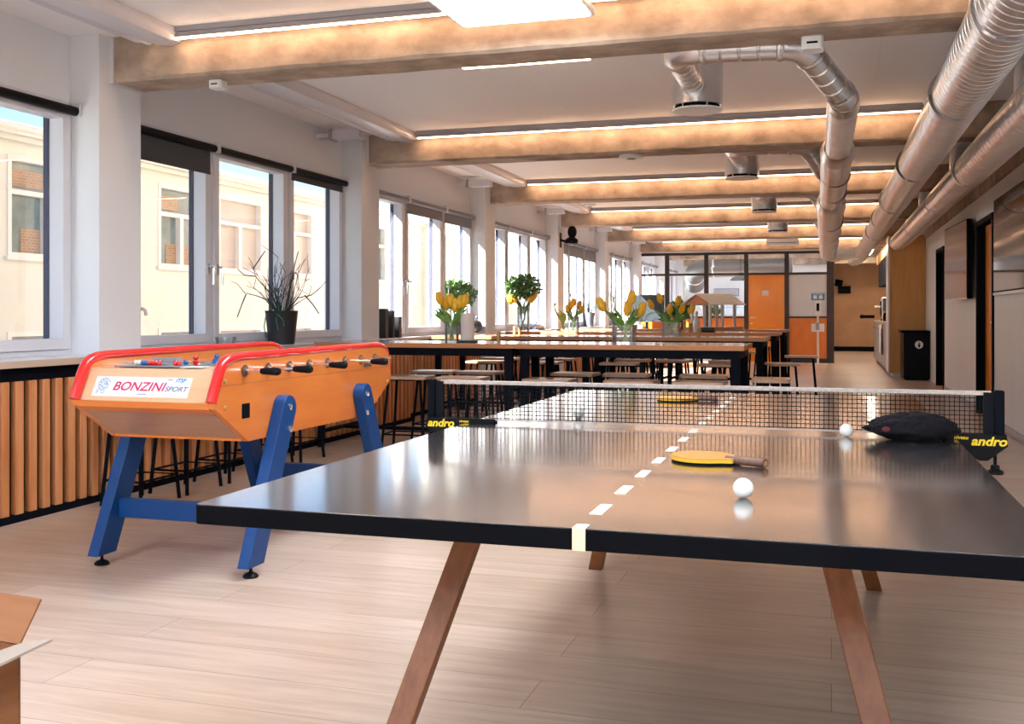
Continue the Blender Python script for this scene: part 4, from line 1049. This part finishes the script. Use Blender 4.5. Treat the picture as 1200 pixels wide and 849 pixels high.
# paper roll on stand
y = 8.15; x = x_at(547, y) + .005; t = thing('paper_roll', 'tall pinkish paper roll on a dark round stand on the nearest table', 'paper roll', (x, y, Z))
MB().lathe([(.085, 0), (.088, .006), (.088, .014), (.02, .018)], 28).build('stand', mat('stand_green', (.02, .035, .035, 1), .4), t)
MB().lathe([(.012, .012), (.058, .018), (.058, .245), (.018, .245), (.018, .20)], 28).build('roll', M_paper, t); MB().tube([(0, 0, .01), (0, 0, .27)], .008, 8).build('spindle', M_brass, t)
# little shakers
def shaker(u, y, h, w, label):
    t = thing('wooden_shaker', label, 'shaker', (x_at(u, y), y, Z), 0, 'wooden shakers')
    MB().lathe([(w / 2, 0), (w / 2, h * .85), (w * .47, h * .87)], 18).build('body', M_brass, t); MB().lathe([(w * .5, h * .87), (w * .5, h * .98), (w * .4, h)], 18).build('lid', M_silledge, t)
shaker(584.5, 8.2, .10, .034, 'slim wooden shaker standing alone on the nearest table')
shaker(603, 10.85, .098, .035, 'left of the two wooden shakers on the second row below the greenery'); shaker(608.5, 10.88, .098, .035, 'right of the two wooden shakers on the second row below the greenery')
shaker(819, 10.8, .10, .05, 'gold-brown shaker nearest the viewer, right of the aisle-side tulips'); shaker(809, 13.5, .12, .05, 'gold-brown shaker on the third row behind the aisle-side tulips'); shaker(802, 15.9, .14, .05, 'gold-brown shaker on the farthest row behind the aisle-side tulips')
# potted tree on the ledge
x = -4.36; y = 11.9; t = thing('potted_tree', 'bushy green dwarf tree with a grey trunk on the window ledge', 'potted plant', (x, y, ZS))
MB().lathe([(.055, 0), (.075, .14), (.068, .14)], 20).build('pot', M_potblack, t)
MB().tube([(0, 0, .12), (.01, 0, .22), (.015, 0, .30), (.035, -.01, .38), (.05, -.01, .46)], [.024, .024, .03, .026, .02], 10).build('trunk', M_bark, t)
leaf_cloud('foliage', (-.06, 0, .47), (.27, .17, .19), 1500, .055, M_leaf, t, 3)
y = 13.55; x = x_at(613, y); t = thing('greenery_bouquet', 'round bunch of small green leaves above the tall glass vase', 'bouquet', (x, y, Z))
leaf_cloud('leaves', (0, 0, .60), (.25, .18, .17), 1200, .06, M_leaf, t, 5)
q = MB()
for i in range(7): q.tube([(random.uniform(-.03, .03), random.uniform(-.03, .03), .02), (random.uniform(-.05, .05), 0, .33), (random.uniform(-.15, .15), random.uniform(-.06, .06), .58)], .004, 5)
q.build('stems', M_tleaf, t)
# grey round watering can / pot
x = -4.36; y = 12.42; t = thing('round_jar', 'round dark grey pot-bellied jar with two knobs on the window ledge', 'jar', (x, y, ZS))
MB().ball((0, 0, .095), .11, 24, 16, (1.05, 1.3, .86)).build('body', mat('jar_grey', (.10, .105, .11, 1), .35), t); MB().ball((-.07, 0, .20), .022, 10, 8).ball((.05, 0, .20), .022, 10, 8).build('knob', M_bark, t)
x = -4.36; y = 15.4; t = thing('silver_bowl', 'upturned silvery bowl on the window ledge of the third bay', 'bowl', (x, y, ZS))
MB().lathe([(.13, 0), (.13, .01), (.12, .05), (.08, .085), (.02, .10)], 28).build('bowl', M_chrome, t); MB().lathe([(.02, .10), (.028, .115), (.001, .125)], 12).build('knob', M_chrome, t)
# lime stems
y = 13.6; x = x_at(656, y); t = thing('lime_flower', 'lime green curling stem beside the third-row tulips', 'flower', (x, y, Z))
MB().tube([(.06, 0, .02), (.03, 0, .14), (-.03, 0, .22), (-.07, 0, .30), (-.075, 0, .36)], [.014, .018, .016, .012, .012], 8).ball((-.065, 0, .37), .022, 10, 8).build('stem', M_lime, t)
q = MB()
for i in range(5): blade_leaf(q, (.05, 0, .10), (.05 + random.uniform(-.05, .06), 0, .2), (.06 + random.uniform(-.1, .08), random.uniform(-.04, .04), .20 + random.uniform(0, .12)), .04)
q.build('leaf', M_lime, t)
# grey pot on ledge, branch vase
x = -4.36; y = y_at(691, x) - .1; t = thing('potted_plant', 'grey flower pot with thin grey-green sprigs on the fourth bay ledge', 'potted plant', (x, y, ZS))
MB().lathe([(.085, 0), (.125, .27), (.115, .27), (.1, .22)], 28).build('pot', M_potgrey, t)
q = MB(); twigs(q, (0, 0, .22), 26, .30, .9, .006, random.Random(4), 2); q.build('sprigs', M_twiggreen, t)
x = -4.36; y = y_at(719, x) - .2; t = thing('branch_vase', 'tall bare branches in a dark pot by the window before the partition', 'potted plant', (x, y, ZS))
MB().lathe([(.10, 0), (.13, .26), (.12, .26)], 24).build('pot', M_potblack, t); q = MB(); twigs(q, (0, 0, .2), 9, 1.0, .28, .007, random.Random(6), 2); q.build('branches', M_twig, t)
# camera-like device on the column
x, y = XC, colY(3) + .16; t = thing('projector_camera', 'black camera device on a bracket high on the fourth column', 'camera', (x + .0, y, 2.33))
MB().box(0, .012, -.05, .05, -.12, .12).build('wall_plate', M_blackp, t); MB().tube([(.01, 0, 0), (.12, 0, -.03)], .02, 10).build('arm', M_blackp, t)
MB().ball((.20, 0, .13), .085, 18, 12, (.9, .9, 1.25)).build('head', M_blackp, t); MB().lathe([(.05, -.08), (.10, -.06), (.11, 0.0), (.06, .04)], 20, (.19, 0, 0)).build('base', M_blackp, t)
# dark screen before the partition with its shelf
x = x_at(758, 21.6); t = thing('dark_screen', 'dark grey flat screen standing before the glazed partition', 'screen', (x, 21.6, 0))
MB().box(-.37, .37, -.02, .02, .95, 1.52).build('panel', mat('screen_slate', (.035, .045, .05, 1), .3), t, bevel=.006); MB().box(-.03, .03, 0, .03, .72, .96).build('neck', M_blackp, t)
MB().box(-.02, .02, -.0215, -.02, .955, .962).build('logo_bar', M_grey, t)
t = thing('low_cabinet', 'low copper-brown cabinet under the dark screen', 'cabinet', (x, 21.7, 0))
MB().box(-.42, .42, -.2, .2, 0.03, .72).build('body', M_orangepanel, t, bevel=.004); MB().box(-.40, -.005, -.206, -.2, .06, .69).box(.005, .40, -.206, -.2, .06, .69).build('door', M_tabwood, t); MB().box(-.40, .40, -.18, .18, 0, .03).build('plinth', M_black, t)
for dx_, m_, nm, lb, s_ in ((-.30, M_red, 'red_tin', 'small red round tin on the low cabinet', .06), (-.13, M_skin, 'cream_tin', 'cream tin beside the red tin on the low cabinet', .07)):
    t = thing(nm, lb, 'tin', (x + dx_, 21.62, .72)); MB().lathe([(s_, 0), (s_, s_ * 2), (s_ * .9, s_ * 2.1)], 18).build('body', m_, t); MB().lathe([(s_ * .95, s_ * 2.1), (s_ * .9, s_ * 2.3)], 18).build('lid', M_white, t)
# little gabled stall model
y = 15.98; x = x_at(836, y); t = thing('gabled_stall', 'white gabled model market stall on slim posts on the farthest table', 'model stall', (x, y, Z), 1.02)
MB().box(-.36, .40, -.26, .26, 0, .035).build('deck', M_seat, t, bevel=.003)
q = MB()
for sx in (-.30, 0, .30):
    for sy in (-.17, .17): q.box(sx - .018, sx + .018, sy - .018, sy + .018, .035, .40)
q.build('post', M_potwhite, t)
for s_ in (-1, 1):
    q = MB(); nb_ = 6
    for i in range(nb_):
        f0, f1 = i / nb_, (i + .86) / nb_
        q.prism([(s_ * .30 * f0, .545 - .165 * f0 + .0), (s_ * .30 * f1, .545 - .165 * f1), (s_ * .30 * f1, .53 - .165 * f1), (s_ * .30 * f0, .53 - .165 * f0)], -.42, .42, 'y', Matrix.Rotation(PI / 2, 4, 'Z'))
    q.build('roof_slope', M_potwhite, t)
q = MB()
for sx in (-.36, .36): q.prism([(-.2, .385), (.2, .385), (0, .52)], sx - .01, sx + .01, 'x')
q.build('gable', M_foos, t)
t = thing('serving_tray', 'flat black tray on the third table row before the gabled stall', 'tray', (x_at(828, 13.65), 13.65, Z)); MB().prism(rrect(.20, .12, .02), 0, .012).build('tray', M_black, t); MB().prism(rrect(.20, .12, .02), .012, .06).build('bin', mat('tray_grey', (.05, .055, .06, 1), .5), t, bevel=.004)
t = thing('white_bottle', 'slender white bottle on the third table row behind the shakers', 'bottle', (x_at(816, 13.8), 13.8, Z)); MB().lathe([(.04, 0), (.042, .14), (.02, .19), (.016, .24)], 16).build('body', M_white, t); MB().lathe([(.02, .24), (.02, .27)], 12).build('cap', M_potwhite, t)
t = thing('leafy_plant', 'dark leafy pot plant on the farthest row left of the stall', 'potted plant', (x_at(797, 16.1), 16.1, Z)); MB().lathe([(.06, 0), (.09, .15), (.08, .15)], 18).build('pot', M_potblack, t); leaf_cloud('foliage', (0, 0, .26), (.17, .14, .14), 160, .12, M_leaf, t, 9)

# ------------------------------------------------------------------ glazed partition, office behind
pr_ = sroot('wall_partition', 'black framed glazed partition with orange lower panels')
posts = [-4.637, -3.733, -2.81, -1.89, -.982, -.05]
q = MB()
for i, px in enumerate(posts):
    w = .03 if i == 0 else .05
    q.box(px - w, px + w, YP - .05, YP + .03, 0, 2.55)
q.box(-.09, .06, YP - .06, YP + .04, 0, 2.56)
q.box(-4.46, 0, YP - .05, YP + .03, 2.50, 2.56).box(-4.46, 0, YP - .045, YP + .03, 2.02, 2.07).box(-4.46, posts[3], YP - .045, YP + .03, 1.02, 1.06).box(posts[4], 0, YP - .045, YP + .03, 1.02, 1.06).box(-4.46, posts[3], YP - .045, YP + .03, 0, .10).box(posts[4], 0, YP - .045, YP + .03, 0, .10)
q.build('frame', mat('dark_frame', (.045, .035, .035, 1), .5), pr_, bevel=.003)
for i in range(5):
    a, b = posts[i] + .05, posts[i + 1] - .05
    if i == 0: a = -4.45
    MB().box(a, b, YP - .012, YP - .006, 2.07, 2.50).build('upper_pane', M_glass, pr_)
    if i < 3:
        MB().box(a, b, YP - .012, YP - .006, 1.06, 2.02).build('pane', M_glass, pr_); MB().box(a, b, YP - .015, YP, .10, 1.02).build('lower_panel', M_orangepanel, pr_)
    if i == 4:
        MB().box(a, b, YP - .015, YP, 1.06, 2.02).build('grey_panel', mat('panel_grey', (.66, .70, .77, 1), .5), pr_); MB().box(a, b, YP - .015, YP, .10, 1.02).build('lower_panel', M_orangepanel, pr_)
d3 = sroot('door_3', None)
MB().box(posts[3] + .045, posts[4] - .045, YP - .035, YP + .005, .01, 2.02).build('door_leaf', M_orangedoor, d3, bevel=.003)
xh = posts[3] + .12; h = MB().tube([(xh, YP - .035, 1.03), (xh, YP - .09, 1.03), (xh + .12, YP - .09, 1.03)], .010, 8).lathe([(.024, 0), (.024, .008)], 14, (xh, YP - .035, 1.03), Matrix.Rotation(PI / 2, 4, 'X')).lathe([(.02, 0), (.02, .008)], 14, (xh, YP - .035, .90), Matrix.Rotation(PI / 2, 4, 'X'))
h.build('door_handle', M_chrome, d3)
xs_ = (posts[3] + posts[4]) / 2 - .03
sg = MB().box(xs_ - .075, xs_ + .075, YP - .038, YP - .034, 1.54, 1.66).build('door_sign', M_sticker, d3)
MB().box(xs_ - .05, xs_ + .05, YP - .0395, YP - .038, 1.57, 1.585).box(xs_ - .05, xs_ + .05, YP - .0395, YP - .038, 1.615, 1.63).build('sign_print', M_yellow, sg)
# office behind the glass
t = thing('office_duct', 'big dark grey duct elbow hanging in the office behind the glass', 'duct', (0, 0, 0))
segs, arcs = fillet([(-3.72, 29.6, 1.95), (-3.6, 28.6, 2.38), (-1.0, 28.6, 2.42)], .6)
MB().tube([segs[0][0]] + arcs[0] + [segs[1][1]], .27, 32).build('pipe', M_galvd, t); 
for a, b in ((arcs[0][0], arcs[0][1]), (arcs[0][-1], arcs[0][-2])): q = MB(); ring(q, a, b - a, .275); q.build('collar', M_galv, t)
y = 27.6; t = thing('wall_cabinet', 'dark blue-grey wall unit in the office behind the glass', 'cabinet', (x_at(850, 30.9), 31.2, 1.65)); MB().box(-.36, .36, 0, .2, 0, .22).build('body', M_navy, t); MB().box(-.35, .35, -.01, 0, .02, .2).build('door', M_grey, t)
t = thing('white_shelf', 'white office shelf below the blue-grey wall unit', 'shelf', (x_at(858, 30.9), 31.2, 1.10)); MB().box(-.55, .55, 0, .2, 0, .40).build('body', M_blueglow, t); MB().box(-.56, .56, -.05, .2, .40, .43).build('top', M_white, t); MB().box(-.55, .55, -.005, 0, .2, .215).build('divider', M_grey, t)
t = thing('pendant_lamp', 'green-black bell pendant lamp in the office behind the glass', 'lamp', (x_at(868, 27.2), 27.2, 1.98)); MB().lathe([(.28, 0), (.22, .07), (.08, .12), (.05, .2), (.045, .2)], 24).build('shade', M_bark, t); MB().tube([(0, 0, .2), (0, 0, ZT - 1.98)], .006, 6).build('cord', M_black, t)
t = thing('office_plant', 'small dark plant in a white pot behind the glass', 'potted plant', (x_at(838, 26), 26.0, .82)); MB().lathe([(.10, 0), (.13, .22), (.12, .22)], 20).build('pot', M_potwhite, t); leaf_cloud('foliage', (0, 0, .36), (.14, .12, .16), 140, .12, M_leaf, t, 2)
t = thing('office_desk', 'white office desk behind the glazed partition', 'desk', (x_at(838, 26), 26.1, 0)); MB().box(-.8, .8, -.35, .35, .78, .82).build('desk_top', M_white, t)
for sx in (-1, 1):
    for sy in (-1, 1): MB().box(sx * .76 - .025, sx * .76 + .025, sy * .31 - .025, sy * .31 + .025, 0, .78).build('leg', M_grey, t)

# sanitiser stand
x = x_at(958.5, 23.9); t = thing('sanitiser_stand', 'white hand sanitiser stand with a blue sign before the grey partition panel', 'stand', (x, 23.9, 0))
MB().prism(rrect(.42, .30, .03), 0, .014).build('base', M_white, t); MB().tube([(0, 0, .014), (0, 0, 1.38)], .024, 12).build('pole', M_white, t)
MB().prism(rrect(.15, .32, .015), -.06, -.025, 'y').build('dispenser', M_white, t, bevel=.005).location = (0, 0, 1.25)
MB().box(-.03, .03, -.065, -.06, 1.18, 1.35).build('window', M_black, t)
q = MB().box(-.14, .14, -.03, -.024, 1.42, 1.58).build('sign', M_cyan, t); MB().box(-.12, .12, -.0315, -.03, 1.55, 1.565).box(-.10, -.02, -.0315, -.03, 1.45, 1.53).box(.02, .10, -.0315, -.03, 1.45, 1.53).build('sign_print', M_white, q)
MB().box(-.14, .14, -.06, -.025, .72, .90).build('drip_tray', M_white, t, bevel=.006); MB().box(-.05, .03, -.065, -.058, .76, .92).build('bottle', M_grey, t)

# ------------------------------------------------------------------ far end kitchen and right wall
kc = thing('tall_cupboard', 'tall oak-sided kitchen cupboard against the right wall', 'cupboard', (0, 0, 0))
MB().box(.99, XR - .002, 19.48, 20.3, 0.07, 2.50).build('side', M_orange_cab, kc, bevel=.003)
MB().box(.965, .99, 19.47, 20.3, .07, 2.50).build('door', M_frame, kc, bevel=.002)
MB().box(1.04, XR - .01, 19.52, 20.3, 0, .07).build('plinth', M_white, kc)
ku = thing('kitchen_unit', 'grey kitchen base units with a pale worktop beyond the tall cupboard', 'kitchen unit', (0, 0, 0))
MB().box(1.0, XR - .002, 20.32, 26.2, .08, .93).build('body', M_grey, ku)
MB().box(1.05, XR - .01, 20.32, 26.2, 0, .08).build('plinth', M_tabedge, ku)
MB().box(.97, XR - .002, 20.32, 26.2, .93, .97).build('worktop', M_silledge, ku, bevel=.003)
for i in range(4):
    a = 20.34 + i * 1.46; d = MB().box(.978, 1.0, a, a + 1.44, .09, .92).build('door', M_grey, ku, bevel=.002)
    MB().tube([(.95, a + 1.1, .80), (.95, a + 1.4, .80)], .008, 6).build('pull', M_black, d)
wu = thing('upper_cupboard', 'black upper kitchen cupboard with an oak band above', 'cupboard', (0, 0, 0))
MB().box(1.08, XR - .002, 20.32, 26.2, 1.75, 2.28).build('body', M_black, wu); MB().box(1.04, XR - .002, 20.32, 26.2, 2.28, 2.50).build('band', M_orange_cab, wu)
em = thing('espresso_machine', 'chrome espresso machine on the far worktop', 'coffee machine', (1.17, 23.6, .97)); MB().box(-.15, .20, -.35, .35, .05, .50).build('body', M_chrome, em, bevel=.02); MB().box(-.16, -.15, -.30, .30, .12, .42).build('front', M_black, em); MB().tube([(-.15, .1, .30), (-.28, .1, .30)], .03, 10).tube([(-.15, -.15, .30), (-.28, -.15, .30)], .03, 10).build('group_head', M_chrome, em)
MB().box(-.14, .18, -.33, .33, 0, .05).build('base', M_black, em)
ov = thing('black_oven', 'black boxy appliance on the worktop beside the tall cupboard', 'appliance', (1.25, 21.4, .97)); MB().box(-.19, .25, -.45, .45, 0, .74).build('body', M_black, ov, bevel=.01); MB().box(-.195, -.19, -.40, .40, .1, .6).build('door', M_blackp, ov); MB().tube([(-.22, -.35, .64), (-.22, .35, .64)], .012, 8).build('bar_handle', M_chrome, ov)
for i, (yy, m_, nm, lb) in enumerate(((20.75, M_orangepanel, 'orange_jar', 'orange jar on the worktop next to the tall cupboard'), (22.3, M_black, 'black_jar', 'black jar on the worktop before the espresso machine'), (22.6, M_skin, 'cream_jar', 'cream jar on the worktop before the espresso machine'))):
    t = thing(nm, lb, 'jar', (1.06, yy, .97)); MB().lathe([(.055, 0), (.06, .08), (.05, .16), (.04, .17)], 16).build('body', m_, t); MB().lathe([(.045, .17), (.045, .20)], 14).build('lid', M_brass, t)
tw = thing('tea_towel', 'white tea towel hanging on the front of the grey kitchen units', 'towel', (.955, 22.1, .90))
q = MB(); nY, nZ = 14, 8; vs = []; fs = []
for i in range(nY):
    for j in range(nZ):
        f, g_ = i / (nY - 1), j / (nZ - 1); wd = .25 + .45 * g_
        vs.append((-.012 - .018 * math.sin(f * 11 + g_), (f - .5) * wd * 1.6, -.62 * g_ * (1 - .18 * f)))
for i in range(nY - 1):
    for j in range(nZ - 1): fs.append((i * nZ + j, (i + 1) * nZ + j, (i + 1) * nZ + j + 1, i * nZ + j + 1))
o = q.addm(vs, fs).build('cloth', M_cloth, tw, ang=80); md = o.modifiers.new('thick', 'SOLIDIFY'); md.thickness = .006
MB().tube([(.0, -.05, 0), (.02, 0, .02), (0, .05, 0)], .005, 6).build('loop', M_cloth, tw)
bc = thing('black_cabinet', 'low black cabinet with a round white emblem before the tall cupboard', 'cabinet', (0, 0, 0))
MB().box(1.165, XR - .002, 18.62, 19.4, 0.02, .80).build('body', M_blackp, bc, bevel=.004); MB().box(1.13, XR - .002, 18.58, 19.42, .80, .835).build('top', M_black, bc, bevel=.003)
MB().box(1.20, XR - .02, 18.66, 19.38, 0, .02).build('plinth', M_black, bc); MB().box(1.175, XR - .01, 18.612, 18.62, .03, .79).build('door', M_blackp, bc)
cxx, czz = x_at(1077, 18.61), .60
em_ = MB().lathe([(.0001, 0), (.066, 0), (.066, .004)], 28, (cxx, 18.612, czz), Matrix.Rotation(PI / 2, 4, 'X')).build('emblem', M_white, bc)
MB().lathe([(.0001, 0), (.013, 0), (.013, .002)], 14, (cxx + .004, 18.607, czz + .030), Matrix.Rotation(PI / 2, 4, 'X')).prism([(cxx - .018, czz + .012), (cxx + .018, czz + .012), (cxx + .016, czz - .045), (cxx - .010, czz - .045)], 18.6055, 18.608, 'y').build('emblem_mark', M_black, em_)
# screens on the right wall
s2 = thing('wall_screen', 'large glossy screen on the right wall, cut by the picture edge', 'screen', (0, 0, 0), group='screens on the right wall')
MB().box(XR - .055, XR - .01, 9.2, 11.13, 1.33, 2.24).build('casing', M_black, s2, bevel=.004); MB().box(XR - .059, XR - .055, 9.21, 11.115, 1.345, 2.23).build('glass', M_screen, s2)
MB().box(XR - .062, XR - .008, 9.2, 11.135, 1.305, 1.33).build('white_strip', M_white, s2); MB().box(XR - .012, XR + .0, 9.6, 10.7, 1.5, 2.0).build('mount', M_black, s2)
s1 = thing('wall_screen', 'farther screen with a painted copper reflection, swung out from the right wall', 'screen', (XR - .10, 13.75, 1.30), .045, 'screens on the right wall')
MB().box(-.035, .025, -.86, .80, 0, .92).build('casing', M_black, s1, bevel=.004); MB().box(-.039, -.035, -.845, .785, .014, .906).build('glass', M_screenrefl, s1); MB().box(-.041, -.034, -.86, .80, -.008, .012).build('lower_trim', M_chrome, s1)
MB().box(.025, .098, -.1, .1, .35, .55).build('mount', M_black, s1)
for i, (u, v, w, h) in enumerate(((980, 332, .22, .20), (987.5, 340.5, .36, .22))):
    t = thing('wall_box', ['upper tilted black box on the plywood end wall', 'lower black box on the plywood end wall'][i], 'box', (x_at(u, Y1 - .05) + .05, Y1 - .06, 1.128 - (v - VH) / F * 31 - .1))
    MB().box(-w / 2, w / 2, -.05, .05, 0, h, Matrix.Rotation(.2 if i == 0 else 0, 4, 'Y')).build('body', M_black, t, bevel=.01); MB().box(-w * .3, w * .3, -.055, -.05, h * .3, h * .5).build('face', M_blackp, t)
t = thing('corridor_handle', 'dark lever sticking out beside the far worktop', 'lever', (.86, 26.6, 1.05)); MB().tube([(.14, 0, 0), (-.15, 0, 0)], .04, 10).build('bar', M_black, t); MB().ball((-.15, 0, 0), .05, 10, 8).build('knob', M_black, t)

# ------------------------------------------------------------------ cardboard box, lower left
kx = on_z(24, 757, .40); d1 = (on_z(0, 765.5, .40) - kx).normalized(); d2 = Vector((-d1.y, d1.x, 0))
if d2.y < 0: d2 = -d2
bx = thing('cardboard_box', 'open brown cardboard box with raised flaps on the floor, lower left', 'box', (0, 0, 0))
wA, wB, th2 = .42, .34, .005
def slab(a, b, c, d, m, name):
    a, b, c, d = map(Vector, (a, b, c, d)); n = (b - a).cross(d - a).normalized() * th2
    return MB().addm([a, b, c, d, a + n, b + n, c + n, d + n], [(0, 3, 2, 1), (4, 5, 6, 7), (0, 1, 5, 4), (1, 2, 6, 5), (2, 3, 7, 6), (3, 0, 4, 7)]).build(name, m, bx)
K = Vector((kx.x, kx.y, 0)); up = Vector((0, 0, .40))
A_, B_, C_, D_ = K, K + d1 * wA, K + d1 * wA + d2 * wB, K + d2 * wB
for p0, p1 in ((A_, B_), (B_, C_), (C_, D_), (D_, A_)): slab(p0, p1, p1 + up, p0 + up, M_card, 'side')
slab(A_ + Vector((0, 0, .002)), B_ + Vector((0, 0, .002)), C_ + Vector((0, 0, .002)), D_ + Vector((0, 0, .002)), M_card, 'bottom')
f1a, f1b = on_z(62, 752, .425), on_z(-30, 796, .425)
slab(A_ + up, B_ + up, f1b, f1a, M_cardlight, 'front_flap')
r1 = -d1
slab(D_ + up, A_ + up, A_ + up + r1 * .085 + Vector((0, 0, .075)) + d2 * .03, D_ + up + r1 * .085 + Vector((0, 0, .075)), M_card, 'right_flap')
slab(C_ + up, D_ + up, D_ + up + d2 * .10 + Vector((0, 0, .08)), C_ + up + d2 * .10 + Vector((0, 0, .08)), M_card, 'back_flap')

# ------------------------------------------------------------------ light
w = bpy.data.worlds.new('sky'); bpy.context.scene.world = w; w.use_nodes = True
nt_ = w.node_tree; sky = nt_.nodes.new('ShaderNodeTexSky'); sky.sky_type = 'NISHITA'; sky.sun_disc = False
sky.sun_elevation = math.radians(38); sky.sun_rotation = math.radians(225); sky.air_density = 1.0; sky.dust_density = 0.1; sky.altitude = 1200; sky.ozone_density = 2.0
bgn = nt_.nodes['Background']; bgn.inputs['Strength'].default_value = .15
hs = nt_.nodes.new('ShaderNodeHueSaturation'); hs.inputs['Saturation'].default_value = 1.1
nt_.links.new(sky.outputs[0], hs.inputs['Color']); nt_.links.new(hs.outputs[0], bgn.inputs['Color'])
su = bpy.data.lights.new('sun', 'SUN'); su.energy = 18.0; su.angle = math.radians(.6); su.color = (1, .95, .88)
so_ = bpy.data.objects.new('sun', su); C.objects.link(so_)
so_.rotation_euler = Vector((1, 1, -1.0)).to_track_quat('-Z', 'Y').to_euler()

# ------------------------------------------------------------------ camera
cam = bpy.data.cameras.new('camera'); co = bpy.data.objects.new('camera', cam); C.objects.link(co)
cam.sensor_width = 36; cam.lens = 36 * F / 1200; cam.shift_y = (VH - 424.5) / 1200; cam.clip_end = 200; cam.clip_start = .02
co.location = (0, 0, ZC); co.rotation_euler = (PI / 2, 0, TH)
sc_ = bpy.context.scene; sc_.camera = co
sc_.view_settings.view_transform = 'Standard'; sc_.view_settings.look = 'None'; sc_.view_settings.gamma = 1; sc_.view_settings.use_curve_mapping = False
sc_.view_settings.exposure = 1.32
sc_.cycles.max_bounces = 10; sc_.cycles.diffuse_bounces = 5; sc_.cycles.transparent_max_bounces = 16
sc_.cycles.sample_clamp_indirect = 6
